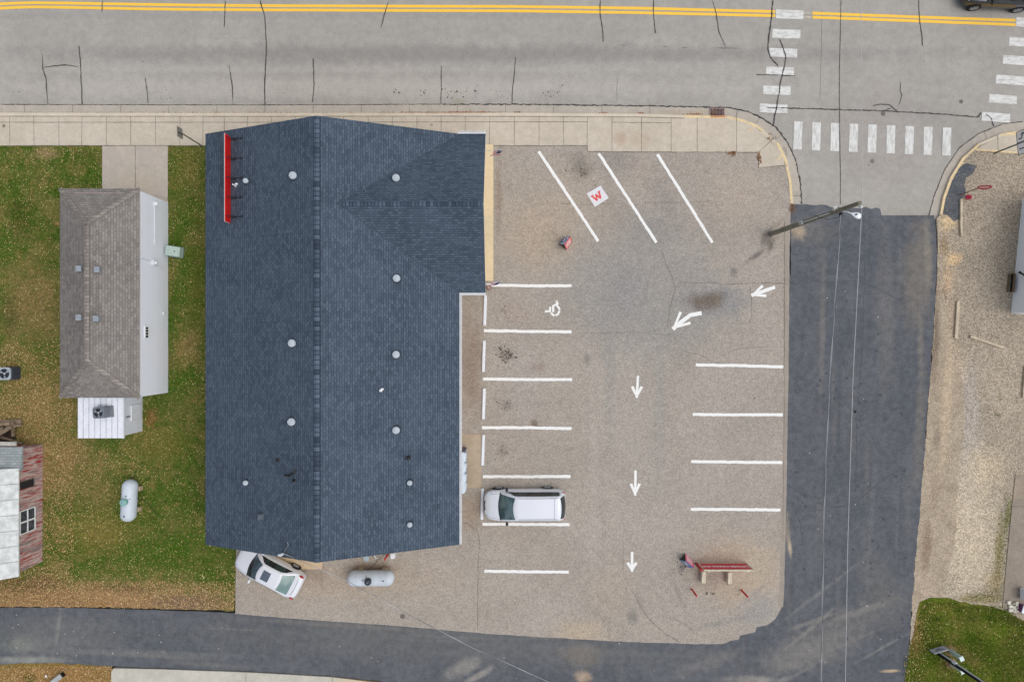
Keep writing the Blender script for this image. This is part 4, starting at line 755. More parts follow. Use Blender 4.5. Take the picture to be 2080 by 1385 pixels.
# trailer house at the right edge
tr = thing('trailer_house', P(2070, 520, 0), 'pale blue white sided house with a window at the right edge', 'house')
a = P(2077, 405, 0); c = P(2054, 636, 0); d = (a-c).normalized(); n_ = Vector((d.y, -d.x, 0))     # n_ points east
b = MB()
for k in range(24):
    z = k*.125; o_ = -n_*.015; cs_ = [c+o_-d*.01, c+n_*6, a+n_*6, a+o_+d*.01]; ct = [c, c+n_*6, a+n_*6, a]
    b.add([v+Vector((0, 0, z)) for v in cs_]+[v+Vector((0, 0, z+.125)) for v in ct], [(0, 1, 5, 4), (1, 2, 6, 5), (2, 3, 7, 6), (3, 0, 4, 7)])
tl = NT('pale_lap_siding'); co_ = tl.coord(); sp_ = tl.n('ShaderNodeSeparateXYZ'); tl.l(co_, sp_.inputs[0]); fr = tl.math('FRACT', tl.math('MULTIPLY', sp_.outputs[2], 8)); c_ = tl.mix(tl.ramp(fr, 0, .16, 1, 0), C(240, 244, 246), C(204, 212, 216)); tl.l(c_, tl.b.inputs['Base Color']); tl.b.inputs['Roughness'].default_value = .5
b.build('wall', tl.m, tr)
b = MB(); q = [c-n_*.25-d*.25, c+n_*6.2-d*.25, a+n_*6.2+d*.25, a-n_*.05+d*.25]; b.prism([(v.x, v.y) for v in [c-d*.0+n_*.1, c+n_*6.2, a+n_*6.2, a+n_*.1]], 3.0, 3.12); b.build('roof', m_sgx, tr)
p = c+d*6.3; b = MB(); b.box(p+Vector((0, 0, 1.3)), (.05, .95, .85), math.atan2(d.y, d.x)-math.pi/2); w_ = b.build('window', plain('grey_glass', C(120, 132, 142), .15, spec=.8), tr)
b = MB(); R_ = math.atan2(d.y, d.x)-math.pi/2
for oz in (.87, 1.74): b.box(p-n_*.01+Vector((0, 0, oz)), (.08, 1.1, .07), R_)
for oy in (-.52, .52): b.box(p+d*oy-n_*.01+Vector((0, 0, 1.3)), (.08, .07, .9), R_)
b.build('frame', m_trim, w_)
b = MB(); b.tube([c+d*3.1-n_*.03+Vector((0, 0, .9)), c+d*3.1-n_*.03+Vector((0, 0, 2.9))], .015, 6); b.tube([c+d*2.7-n_*.03+Vector((0, 0, .9)), c+d*2.7-n_*.03+Vector((0, 0, 2.9))], .015, 6); b.build('conduit', m_grymet, tr)
fr_ = thing('wooden_window_frame', P(2055, 577, 0), 'small brown wooden frame leaning on the pale house wall', 'frame')
q = P(2054, 575, 0); 
for nm, off, sz in (('rail', (-.08, .55, .17), (.08, .07, .34)), ('rail', (-.08, -.55, .17), (.08, .07, .34)), ('rail', (-.08, 0, .32), (.1, 1.15, .07)), ('rail', (-.22, 0, .05), (.1, 1.15, .07))):
    b = MB(); b.box(q+Vector(off), sz, R_); b.build(nm, plain('brown_frame', C(104, 88, 66), .8), fr_)
b = MB(); b.box(q+Vector((-.05, 0, .17)), (.03, 1.05, .26), R_); b.build('panel', m_black, fr_)
lt = thing('wall_lamp', P(2057, 560, 1.0), 'dark lamp on a bracket fixed to the pale house wall', 'lamp'); b = MB(); q2 = c+d*2.2
b.tube([q2-n_*.0+Vector((0, 0, .9)), q2-n_*.25+Vector((0, .12, 1.0)), q2-n_*.42+Vector((0, .3, .85))], [.05, .05, .08], 10); b.build('shade', m_black, lt)
b = MB(); b.tube([q2+Vector((0, -.1, .85)), q2-n_*.05+Vector((0, -.9, .5))], .03, 8); b.build('arm', m_trim, lt)
# ------------------------------------------------------------------ vehicles
m_cpaint = NT('white_car_paint'); m_cpaint.b.inputs['Base Color'].default_value = C(217, 221, 229); m_cpaint.b.inputs['Roughness'].default_value = .3; m_cpaint.b.inputs['Coat Weight'].default_value = .6; m_cpaint.b.inputs['Coat Roughness'].default_value = .06; m_cpaint = m_cpaint.m
m_dpaint = NT('dark_car_paint'); m_dpaint.b.inputs['Base Color'].default_value = C(32, 34, 42); m_dpaint.b.inputs['Roughness'].default_value = .25; m_dpaint.b.inputs['Coat Weight'].default_value = .8; m_dpaint = m_dpaint.m
def glassm(name, a, b_, sc=1.6):
    t = NT(name); n1 = t.noise(t.coord(scale=(1, .5, 1)), sc, 3, .6); c = t.mix(t.ramp(n1, .42, .58), a, b_); t.l(c, t.b.inputs['Base Color']); t.b.inputs['Roughness'].default_value = .05; t.b.inputs['Specular IOR Level'].default_value = .7; return t.m
m_wsg = glassm('teal_windscreen', C(34, 62, 68), C(90, 112, 116)); m_wsd = glassm('dark_windscreen', C(24, 40, 50), C(66, 86, 98)); m_rg = glassm('pale_rear_glass', C(104, 130, 128), C(134, 156, 152)); m_sgl = glassm('tinted_side_glass', C(16, 20, 26), C(40, 60, 62), 2.4)
m_tyre = plain('tyre', C(24, 24, 26), .85); m_rim = plain('alloy_rim', C(190, 192, 198), .35, .2); m_rl = plain('tail_lens', C(176, 24, 34), .2); m_hl = plain('head_lens', C(196, 204, 212), .1, spec=.8)
def car(name, loc, rot, label, L, W, prof, roofp, mats, wheels=.33, wsp=(0, 0), cat='car', rails=False, sunroof=False, shift=0.0):
    """prof: list of (x from nose, belt height, half-width factor); roofp: windscreen base x, roof front x, roof rear x, tail glass base x, roof height, roof half width"""
    paint, wsg, rg, sg_ = mats
    t = thing(name, loc, label, cat, rot=rot)
    xs = [p[0] for p in prof]; hs2 = [p[1] for p in prof]; ws = [p[2] for p in prof]
    b = MB(True); n = len(prof); hw = W/2; ring = []
    for i, (x, zb, wf) in enumerate(prof):
        X = L/2-x; w_ = hw*wf; zl0 = .22 if 0 < i < n-1 else .34
        cr = .045
        pts = [(0, zl0), (w_*.8, zl0), (w_*.97, zl0+.1), (w_, .55 if zb > .6 else zb*.8), (w_*.985, zb*.86), (w_*.93, zb-.03), (w_*.80, zb+.012), (w_*.45, zb+cr*.9), (0, zb+cr)]
        full = [(X, y, z) for y, z in pts]+[(X, -y, z) for y, z in pts[-2:0:-1]]
        ring.append(full)
    m_ = len(ring[0]); vs = [v for r in ring for v in r]; fs = []
    for i in range(n-1):
        for k in range(m_): fs.append((i*m_+k, i*m_+(k+1) % m_, (i+1)*m_+(k+1) % m_, (i+1)*m_+k))
    fs += [tuple(range(m_-1, -1, -1)), tuple((n-1)*m_+k for k in range(m_))]
    b.add(vs, fs); body = b.build('body', paint, t, smooth=True, sub=2)
    x0, x1, x2, x3, zr2, wr = roofp
    def beltz(x): return float(np.interp(x, xs, hs2))
    def beltw(x): return float(np.interp(x, xs, ws))*hw*.93
    def top(x):
        u = np.interp(x, [x0, x0+(x1-x0)*.5, x1, (x1*.6+x2*.4), (x1+x2)/2, x2, x2+(x3-x2)*.5, x3], [0, .56, .955, 1.0, 1.0, .955, .55 if x3-x2 > .3 else .52, 0]); return float(u)
    def Spt(x, v, off=0.0):
        u = top(x); zb = beltz(x)-.02; zt = zb+(zr2-zb)*u; wb = beltw(x); wt = wb+(wr-wb)*min(1, u*1.0); a = abs(v); s_ = 1 if v >= 0 else -1
        if a > .5:
            f = (a-.5)/.5; y = wt+(wb-wt)*f; z = (zt-.06*u)+(zb-(zt-.06*u))*f
        else:
            f = a/.5; y = wt*f; z = zt-.06*u*f**3
        bow = .17*(1-(min(a, .5)/.5)**2)
        X = x-bow*(1 if x < x1+.01 else 0)*(1-0*u) if x < (x1+x2)/2 else x+bow*.6*(1 if x > x2-.01 else 0)
        return Vector((L/2-X, s_*y, z))
    def nrm(x, v):
        e = .02; a = Spt(x+e, v)-Spt(x-e, v); c = Spt(x, min(1, v+e))-Spt(x, max(-1, v-e)); k = a.cross(c); 
        if k.length < 1e-9: return Vector((0, 0, 1))
        k.normalize(); 
        if k.dot(Spt(x, v)-Vector((L/2-(x1+x2)/2, 0, .7))) < 0: k = -k
        return k
    def patch(f0, f1, v0, v1, nu=10, nv=10, off=.007):
        b = MB(True); vs = []
        for i in range(nu+1):
            for j in range(nv+1):
                v = v0+(v1-v0)*j/nv; x = f0(v)+(f1(v)-f0(v))*i/nu; vs.append(Spt(x, v)+nrm(x, v)*off)
        b.add(vs, [(i*(nv+1)+j, i*(nv+1)+j+1, (i+1)*(nv+1)+j+1, (i+1)*(nv+1)+j) for i in range(nu) for j in range(nv)]); return b
    N = 34; XS = [x0+(x3-x0)*i/N for i in range(N+1)]; V = [-1, -.75, -.56, -.5, -.42, -.25, 0, .25, .42, .5, .56, .75, 1]
    b = MB(True); vs = [Spt(x, v) for x in XS for v in V]; q = len(V); b.add(vs, [(i*q+j, i*q+j+1, (i+1)*q+j+1, (i+1)*q+j) for i in range(N) for j in range(q-1)]); b.build('roof', paint, t, smooth=True)
    d1, d2 = x1-x0, x3-x2
    patch(lambda v: x0+.02*d1+.02, lambda v: x1-.05*d1, -.44, .44).build('windscreen', wsg, t, smooth=True)
    patch(lambda v: x2+.10*d2, lambda v: x3-.08*d2, -.42, .42).build('rear_window', rg, t, smooth=True)
    b = patch(lambda v: x0+.0*d1, lambda v: x0+.03*d1+.06, -.47, .47, 3, 10, .004); b.build('wiper_cowl', m_black, t, smooth=True)
    for s_ in (1, -1):
        g = patch(lambda v: x0+d1*(.30+.55*(1-(abs(v)-.55)/.38)), lambda v: x3-d2*(.22+.5*(1-(abs(v)-.55)/.38)) if not rails else x2+.05, s_*.56, s_*.93, 26, 5); sgo = g.build('side_window', sg_, t, smooth=True)
        if rails: pil = (.42, )
        else: pil = (.5, )
        for f in pil:
            xx = x0+(x3-x0)*f; b = MB(True); b.tube([Spt(xx, s_*(.57+.36*k/4))+nrm(xx, s_*.7)*.004 for k in range(5)], .018, 6); b.build('pillar', m_black, sgo)
        if rails:
            b = MB(True); b.tube([Spt(x1+.1+(x2-x1-.2)*k/8, s_*.44)+Vector((0, 0, .012)) for k in range(9)], .014, 6); b.build('roof_rail', m_grymet, t)
        xm = x0+d1*.38; p = Spt(xm, s_*.98); b = MB(True); b.lathe([(.02, -.11), (.075, -.09), (.085, 0), (.075, .09), (.02, .11)], p+Vector((-.02, s_*.15, .08)), 12, Matrix.Rotation(math.pi/2, 3, 'X')); b.tube([p+Vector((0, -s_*.03, .02)), p+Vector((-.02, s_*.1, .05))], .03, 6); b.build('mirror', m_black if rails else paint, t, smooth=True)
        b = MB(True); xh = .30; w_ = hw*np.interp(xh, xs, ws); zz = float(np.interp(xh, xs, hs2))
        b.lathe([(.02, -.02), (.2, 0), (.17, .05), (.02, .07)], (L/2-xh-.02, s_*w_*.80, zz-.055), 16, Matrix.Rotation(s_*-.75, 3, 'X') @ Matrix.Diagonal((1.0, .5, 1)).to_3x3()); b.build('headlight', m_hl, t, smooth=True)
        zt = prof[-3][1]; b = MB(True)
        b.lathe([(.02, -.03), (.12, 0), (.11, .04), (.02, .06)], (-L/2+.22, s_*hw*.81, zt-.05), 14, Matrix.Rotation(s_*-.7, 3, 'X') @ Matrix.Diagonal((1.35, .6, 1)).to_3x3()); b.build('taillight', m_rl, t, smooth=True)
    for xw_ in wsp:
        for s_ in (1, -1):
            R = wheels; c0 = Vector((L/2-xw_, s_*(hw-.10), R)); Mx = Matrix.Rotation(-s_*math.pi/2, 3, 'X')
            b = MB(True); b.lathe([(R*1.16, .0), (R*1.16, .085), (R*1.02, .085), (R*1.02, .0)], c0, 28, Mx); b.build('wheel_arch', m_black, t)
            b = MB(True); b.lathe([(R*.6, -.1), (R*.97, -.1), (R, -.05), (R, .07), (R*.96, .115), (R*.66, .12), (R*.62, .09)], c0, 28, Mx); wh = b.build('wheel', m_tyre, t)
            b = MB(True); b.lathe([(R*.65, .085), (R*.65, .112), (R*.58, .112), (R*.56, .07)], c0, 24, Mx)
            for k in range(6):
                a = k*math.pi/3; rr = Mx @ Vector((math.cos(a), math.sin(a), 0)); b.bar(c0+Mx @ Vector((0, 0, .1)), c0+rr*R*.6+Mx @ Vector((0, 0, .1)), .05, .03)
            b.build('rim', m_rim, wh)
    b = MB(True); b.box((L/2-.035, 0, .45), (.06, W*.5, .1)); b.build('grille', m_black, t)
    b = MB(True); b.box((-L/2+.02, 0, .62), (.03, .42, .14)); b.build('number_plate', m_whmet, t)
    # seams of bonnet and boot lid
    def deckz(x, y): 
        zb = np.interp(x, xs, hs2); w_ = hw*np.interp(x, xs, ws); f = abs(y)/max(w_, .01); return float(zb+np.interp(f, [0, .45, .8, .93, 1], [.045, .04, .01, -.03, -.12]))-.004
    for s_ in (1, -1):
        b = MB(True); xx = np.linspace(.3, x0-.02, 8); b.tube([(L/2-x, s_*hw*float(np.interp(x, xs, ws))*.80, deckz(x, hw*float(np.interp(x, xs, ws))*.80)) for x in xx], .007, 5)
        b.build('bonnet_seam', plain('seam_dark', C(110, 112, 120), .6), t)
    if sunroof:
        sv = patch(lambda v: x1+.12, lambda v: x1+.62, -.27, .27, 4, 6, .012); sv.build('sunroof', plain('sunroof_glass', C(84, 94, 108), .12, spec=.7), t, smooth=True)
        b = MB(True); yy = np.linspace(-hw*.62, hw*.62, 9); xq = L-.28; b.tube([(L/2-xq+.05*(abs(y)/hw)**2*3, y, deckz(xq, y)+.006) for y in yy], .012, 5); b.build('boot_seam', plain('boot_seam_grey', C(120, 124, 132), .6), t)
    if rails:
        b = MB(True); b.tube([Spt(x2-.3, v)+Vector((0, 0, .004)) for v in np.linspace(-.46, .46, 9)], .008, 5); b.build('roof_seam', plain('roof_seam', C(120, 126, 136), .6), t); b = MB(True)
        b.tube([(L/2-.06, -.3, .72), (L/2-.02, 0, .73), (L/2-.06, .3, .72)], .03, 8); b.build('grille_bar', m_black, t)
    return t
van = [(0, .60, .55), (.07, .66, .70), (.22, .78, .84), (.5, .90, .945), (.95, 1.0, .985), (1.45, 1.04, 1), (2.6, 1.05, 1), (3.9, 1.05, 1), (4.6, 1.05, .985), (4.88, 1.03, .93), (5.02, .98, .82), (5.08, .84, .70)]
cv = P(1066, 1026.5, .85); car('minivan', (cv.x, cv.y, .01), math.pi-math.radians(-.4), 'white minivan parked nose first in a marked bay by the store', 5.08, 1.98, van, (1.02, 2.04, 4.62, 4.98, 1.75, .72), (m_cpaint, m_wsg, m_sgl, m_sgl), .34, (.92, 3.98), 'minivan', rails=True)
sed = [(0, .52, .55), (.06, .58, .70), (.2, .68, .83), (.5, .77, .93), (.95, .86, .98), (1.4, .92, 1), (2.3, .94, 1), (3.2, .95, 1), (3.9, .98, .97), (4.2, .97, .90), (4.36, .90, .80), (4.44, .76, .66)]
cs2 = P(546.5, 1160, .7); car('sedan', (cs2.x, cs2.y, .01), math.radians(180-27.4), 'white sedan with sunroof parked askew beside the south end of the store', 4.44, 1.80, sed, (1.12, 1.92, 3.05, 3.88, 1.44, .56), (m_cpaint, m_wsd, m_rg, m_sgl), .32, (.85, 3.5), 'car', sunroof=True)
suv = [(0, .62, .6), (.07, .78, .74), (.25, .92, .88), (.6, 1.0, .97), (1.2, 1.06, 1), (2.6, 1.08, 1), (3.9, 1.08, 1), (4.5, 1.06, .97), (4.68, 1.0, .88), (4.75, .86, .74)]
kx = P(2020, 24, 0); car('dark_suv', (kx.x, kx.y+.95+.02, RZ+.01), math.pi-math.radians(2.5), 'dark sport utility vehicle driving on the road at the top right corner', 4.75, 1.9, suv, (1.25, 1.95, 4.1, 4.6, 1.72, .66), (m_dpaint, m_wsd, m_sgl, m_sgl), .36, (.95, 3.7), 'car', rails=True)
# ------------------------------------------------------------------ things in the lot
m_ws = plain('wheel_stop_white', C(226, 230, 236), .6, var=.05)
wdesc = ['white wheel stop in the wheelchair bay, northernmost of five', 'white wheel stop south of the wheelchair bay, by the darkest oil spots', 'white wheel stop in the middle of the row of five beside the store', 'white wheel stop beside the tan concrete door pad', 'white wheel stop in front of the parked white minivan']
for (x, y0_, y1_), lb in zip(((985, 600, 661), (982.5, 692, 755), (982.5, 789, 851), (981, 883, 945), (979.5, 992, 1055)), wdesc):
    a, c = P(x+.8, y0_, .1), P(x-1.2, y1_, .1); b = MB()
    dd = (c-a).normalized(); s_ = Vector((-dd.y, dd.x, 0)); pr = [(-.105, .01), (.105, .01), (.085, .09), (.06, .125), (-.06, .125), (-.085, .09)]
    vs = [Vector((a.x, a.y, 0))+s_*u+Vector((0, 0, z)) for u, z in pr]+[Vector((c.x, c.y, 0))+s_*u+Vector((0, 0, z)) for u, z in pr]
    b.add(vs, [(0, 1, 2, 3, 4, 5), (11, 10, 9, 8, 7, 6)]+[(i, 6+i, 6+(i+1) % 6, (i+1) % 6) for i in range(6)]); o = b.build('wheel_stop', m_ws, bevel=.012); props(o, lb, 'wheel stop', 'wheel stops along the store')
def text(s_, size, name, mat, parent, M, thick=.004, bold=.0, mirror=False):
    cu = bpy.data.curves.new(name, 'FONT'); cu.body = s_; cu.size = size; cu.extrude = thick; cu.offset = bold; cu.align_x = 'CENTER'; cu.align_y = 'CENTER'; cu.resolution_u = 3
    to = bpy.data.objects.new('t', cu); COL.objects.link(to); dg = bpy.context.evaluated_depsgraph_get(); me = bpy.data.meshes.new_from_object(to.evaluated_get(dg)); bpy.data.objects.remove(to)
    me.transform(mw(parent).inverted() @ M if parent is not None else M); me.materials.clear(); me.materials.append(mat); o = bpy.data.objects.new(name, me); COL.objects.link(o); o.parent = parent; return o
m_wtxt = plain('white_lettering', C(244, 238, 238), .6); m_board = plain('red_board', C(206, 48, 66), .5, var=.1)
cp = thing('parking_sign', (13.2, -14.1, 0), 'long red customer parking sign board with white lettering and pale frame', 'sign')
xa, xb, yy = P(1419, 1143, 0).x, P(1514.5, 1143, 0).x, P(0, 1143.5, .05).y
b = MB(); b.box(((xa+xb)/2, yy-.03, .62), (xb-xa, .06, 1.1)); b.build('panel', m_board, cp)
b = MB(); m_fr = plain('weathered_frame', C(196, 190, 168), .8, var=.15)
b.box(((xa+xb)/2, yy-.03, 1.2), (xb-xa+.1, .1, .08)); b.box(((xa+xb)/2, yy-.03, .06), (xb-xa+.1, .1, .05)); b.box((xa-.03, yy-.03, .62), (.07, .1, 1.1)); b.box((xb+.03, yy-.03, .62), (.05, .1, 1.1)); b.build('frame', m_fr, cp)
b = MB(); b.box((xa-.16, yy-.03, .6), (.16, .12, 1.2)); b.build('side_board', plain('red_side', C(168, 20, 24), .5), cp)
for x in (xa+.3, xb-.3): b = MB(); b.box((x, yy-.12, .6), (.09, .09, 1.2)); b.build('post', m_fr, cp)
text('CUSTOMER PARKING ONLY', .215, 'lettering', m_wtxt, cp, Matrix.Translation(((xa+xb)/2, yy+.004, .60)) @ Matrix.Rotation(math.pi, 4, 'Z') @ Matrix.Rotation(math.pi/2, 4, 'X') @ Matrix.Diagonal((1.16, 1.8, 1, 1)), bold=.003)
for (px, py, rz_, lb) in ((1429.5, 1172, 3, 'pale concrete block behind the red parking sign, the left one'), (1482.5, 1173, 2, 'pale concrete block on a flat base behind the red parking sign, the right one')):
    t = thing('concrete_block', P(px, py, 0), lb, 'block', 'concrete blocks behind the parking sign'); b = MB(); p = P(px, py, .35); b.box((p.x, p.y, .2), (.26, .74, .4), math.radians(-rz_)); b.build('block', plain('pale_concrete', C(206, 196, 174), .85, var=.1), t, bevel=.02)
    if px > 1450: b = MB(); b.prism([P(x, y)[:2] for x, y in ((1473, 1171), (1480, 1162), (1488, 1165), (1492, 1178), (1488, 1188), (1478, 1188))], .0, .06); b.build('base', plain('base_concrete', C(164, 152, 136), .9), t)
def bollard(a, lb, h=1.08, r=.06, lean=(0, 0)):
    b = MB(); a = Vector(a); tp = a+Vector((lean[0], lean[1], h)); b.tube([a, tp-Vector((0, 0, .03)), tp], [r, r, r*.6], 14); o = b.build('bollard', plain('bollard_red', C(200, 14, 14), .45, var=.1)); return props(o, lb, 'bollard', 'red bollards in the lot')
bollard(P(1405, 1196, 0), 'red bollard south of the parking sign, the left one of that pair'); bollard(P(1506, 1198, 0), 'red bollard south of the parking sign, the right one of that pair'); bollard(P(788, 1124.5, 0), 'red bollard half hidden by the roof edge near the white gas tank')
def aframe(name, a, c, half, h, label, cols, words, endm):
    """A-frame board: ridge from a to c (ground coordinates), legs spread half metres each side"""
    a, c = Vector((a.x, a.y, 0)), Vector((c.x, c.y, 0)); ctr = (a+c)/2; t = thing(name, ctr, label, 'sandwich board'); d = (c-a).normalized(); s_ = Vector((-d.y, d.x, 0))
    up = Vector((0, 0, 1))
    for sg_, cm, wdt in zip((1, -1), cols, words):
        b = MB(); o1, o2 = a+s_*sg_*half+up*.06, c+s_*sg_*half+up*.06; t1, t2 = a+s_*sg_*.025+up*h, c+s_*sg_*.025+up*h; nn = (s_*sg_*h+up*half).normalized()*.015
        b.add([o1-nn, o2-nn, t2-nn, t1-nn, o1+nn, o2+nn, t2+nn, t1+nn], [(0, 1, 2, 3), (7, 6, 5, 4), (0, 4, 5, 1), (1, 5, 6, 2), (2, 6, 7, 3), (3, 7, 4, 0)]); pn = b.build('panel', cm, t)
        b = MB()
        for (u0, u1, v0, v1) in wdt:
            def q(u, v): return o1+(o2-o1)*u+((t1+(t2-t1)*u)-(o1+(o2-o1)*u))*v+nn*1.4
            b.add([q(u0, v0), q(u1, v0), q(u1, v1), q(u0, v1)], [(0, 1, 2, 3)])
        b.build('lettering', m_wtxt, pn)
    b = MB()
    for e in (a, c):
        for sg_ in (1, -1): b.tube([e+s_*sg_*half, e+s_*sg_*.02+up*h], .022, 6)
    for sg_ in (1, -1): b.tube([a+s_*sg_*half+up*.04, c+s_*sg_*half+up*.04], .018, 6)
    b.build('frame', endm, t)
    b = MB(); b.add([a+s_*half*.8+up*.1, a-s_*half*.8+up*.1, a+up*h*.9], [(0, 1, 2)]); b.add([c+s_*half*.8+up*.1, c-s_*half*.8+up*.1, c+up*h*.9], [(2, 1, 0)]); b.build('end_panel', plain('board_inside', C(40, 40, 44), .8), t)
m_blue = plain('blue_board', C(78, 116, 176), .5, var=.1); m_redb = plain('red_board_print', C(222, 96, 88), .5, var=.1); m_pink = plain('crimson_board', C(206, 84, 116), .5, var=.1)
txt1 = [(.28, .62, .30, .62), (.05, .25, .62, .95), (.62, .95, .78, .95), (.0, 1, .93, 1.0), (.02, .2, .05, .4), (.8, .98, .3, .62)]; rows_ = [(.12, .88, .15+.16*k, .22+.16*k) for k in range(5)]
r0, r1 = P(1157.5, 480.5, .95), P(1145.5, 497.5, .95)
aframe('sandwich_board', r0, r1, .27, .95, 'folding sandwich board with blue and red faces, standing near the slanted bays', (m_redb, m_blue), (rows_, txt1), m_black)
r0, r1 = P(1389, 1124, .98), P(1406, 1148, .98)
aframe('sandwich_board', P(1385.5, 1129.5, 0), P(1401.5, 1144, 0), .25, .78, 'sandwich board with crimson and blue faces at the left end of the parking sign', (m_pink, m_blue), ([(.15, .85, .1+.12*k, .15+.12*k) for k in range(7)], [(.1, .9, .2, .35), (.2, .6, .5, .8)]), plain('green_frame', C(58, 80, 72), .6))
# propane tanks
m_tank = plain('tank_paint', C(196, 206, 216), .45, var=.07, scale=1.4)
def tank(c, L, R, rot, label, domec, dome_off, loc_legs=True, pale=None):
    t = thing('propane_tank', (c.x, c.y, 0), label, 'gas tank', rot=rot); z = R+.22; prof = []
    hl = L/2-R*.9
    for k in range(9): a = math.pi/2*k/8; prof.append((max(.01, R*math.sin(a)), -hl-R*.9*math.cos(a)))
    for k in range(9): a = math.pi/2*k/8; prof.append((max(.01, R*math.cos(a)), hl+R*.9*math.sin(a)))
    b = MB(True); b.lathe(prof, (0, 0, z), 40, Matrix.Rotation(math.pi/2, 3, 'Y')); bo = b.build('tank_body', pale or m_tank, t, smooth=True)
    b = MB(True); r = .22; b.lathe([(r*.9, z+R-.06), (r*.92, z+R+.1), (r, z+R+.11), (r*.95, z+R+.2), (r*.7, z+R+.26), (.01, z+R+.28)], (dome_off, 0, 0), 20); dm = b.build('valve_dome', domec, t)
    b = MB(True); b.box((dome_off, 0, z+R+.28), (.1, .05, .03)); b.build('hinge', m_grymet, dm)
    for x in (-hl*.72, hl*.72): b = MB(True); b.box((x, 0, .16), (.28, R*1.9, .32)); b.build('support', plain('tan_block', C(176, 160, 132), .85), t, bevel=.02)
    b = MB(True); b.tube([(dome_off-.1, .1, z+R+.02), (dome_off-.18, R*.6, z+R*.82), (dome_off-.15, R+.01, z), (dome_off+.2, R+.25, .08), (dome_off+1.0, R+1.0, .05)], .012, 6); b.build('hose', m_dkmet, t)
    b = MB(True); b.lathe([(.03, z+R-.02), (.035, z+R+.03), (.01, z+R+.04)], (dome_off-.35, .05, 0), 8); b.box((dome_off+.9, .0, z+R+.005), (.12, .06, .02)); b.build('fitting', m_dkmet, t)
    return t
tank(P(751.5, 1177, .95), 2.92, .475, math.radians(.5), 'pale propane tank with dark valve cover lying behind the store', plain('dark_valve_cover', C(52, 60, 70), .5, var=.4, scale=14), -.05)
tank(P(258, 1018, .9), 2.62, .45, math.radians(-93.3), 'pale propane tank with green valve cover on the grass', plain('green_valve_cover', C(132, 178, 174), .55), -.02)
# utility box by the house
ub = thing('utility_box', P(361, 513, 0), 'pale green utility box on the grass beside the white house', 'utility box', rot=math.radians(-6)); b = MB(True)
b.prism([(-.42, -.34), (.42, -.34), (.42, .34), (-.42, .34)], 0, .12); b.build('base', plain('box_base', C(120, 132, 122), .8), ub)
b = MB(True); vs = [(-.38, -.31, .1), (.38, -.31, .1), (.38, .31, .1), (-.38, .31, .1), (-.38, -.31, .78), (-.14, -.31, .78), (.36, -.31, .42), (-.38, .31, .78), (-.14, .31, .78), (.36, .31, .42)]
b.add(vs, [(0, 1, 6, 5, 4), (3, 7, 8, 9, 2), (1, 2, 9, 6), (0, 4, 7, 3), (4, 5, 8, 7), (5, 6, 9, 8)]); b.build('cabinet', plain('pale_green_paint', C(168, 190, 182), .5, var=.06), ub, bevel=.02); b = MB(True); b.lathe([(.04, 0), (.03, .04), (.01, .05)], (.12, 0, .61), 8); b.build('latch', m_dkmet, ub)
# freezers against the store
m_navy = plain('navy_panel', C(58, 66, 104), .4); m_frz = plain('ice_white', C(214, 228, 240), .35, var=.06)
for (ya_, yb_, lb, k) in ((-6.72, -8.02, 'white topped ice freezer with navy side nearest the door pad', 0), (-8.04, -9.2, 'white topped ice freezer, the southern one of the pair against the store', 1)):
    t = thing('ice_freezer', (-3.2, (ya_+yb_)/2, 0), lb, 'freezer', 'ice freezers against the store wall'); b = MB(); b.box((-3.25, (ya_+yb_)/2, 1.0), (.74, ya_-yb_, 1.8)); b.build('cabinet', m_navy, t)
    b = MB(); b.box((-3.26, (ya_+yb_)/2, 1.95), (.78, ya_-yb_+.01, .12)); b.build('lid', m_frz, t, bevel=.01)
    for m2 in (0, 1):
        y = (ya_+yb_)/2+(.31 if m2 else -.31)*(ya_-yb_)/1.3; b = MB(); b.box((-2.86, y, 1.15), (.07, .52, 1.4)); dr = b.build('door', m_frz, t, bevel=.01); b = MB(); b.box((-2.81, y+.2, 1.15), (.04, .03, .4)); b.build('handle', m_grymet, dr)
# planter and flags at the entrance
pl = thing('planter', P(992, 585, 0), 'small round brown planter at the end of the beige entrance walk', 'planter'); b = MB(); p = P(992.5, 584.5, .2); b.lathe([(.1, 0), (.15, .3), (.17, .36), (.14, .36), (.13, .3)], (p.x, p.y, .01), 18); b.build('pot', plain('brown_pot', C(120, 92, 80), .7), pl); b = MB(); b.lathe([(.13, .31), (.08, .36), (.01, .38)], (p.x, p.y, .01), 12); b.build('ash', plain('pale_sand', C(180, 150, 140), .9), pl)
def flag(a, tip, drop, ln, label, fold):
    """flag on a slanted pole from a to tip"""
    a, tip = Vector(a), Vector(tip); t = thing('flag', a, label, 'flag', 'flags on poles at the store front'); b = MB(); b.tube([a, tip], .014, 8); b.build('pole', m_whmet, t)
    d = (tip-a).normalized(); side = Vector(drop)
    mats_ = [plain('flag_red', C(176, 40, 54), .8), plain('flag_white', C(228, 226, 230), .8), plain('flag_navy', C(36, 40, 92), .8)]
    b = MB(); nx, ny = 14, 13
    def q(i, j): 
        u, v = i/nx, j/ny; base = tip-d*(v*ln*.62); return base+side*(u*ln)+Vector((fold*math.sin(u*9+v*2)*.05*u*3, fold*math.cos(u*7)*.06*u*2, 0))
    for i in range(nx):
        for j in range(ny):
            mi = 2 if (i < 6 and j < 7) else (0 if j % 2 == 0 else 1); b.add([q(i, j), q(i+1, j), q(i+1, j+1), q(i, j+1)], [(0, 1, 2, 3)], mi)
    for i in range(4):
        for j in range(4):
            c = q(i+.9 if False else i+1, j+1); b.add([c+Vector((.012, 0, .006)), c+Vector((0, .012, .006)), c+Vector((-.012, 0, .006)), c+Vector((0, -.012, .006))], [(0, 1, 2, 3)], 1)
    b.build('cloth', mats_, t)
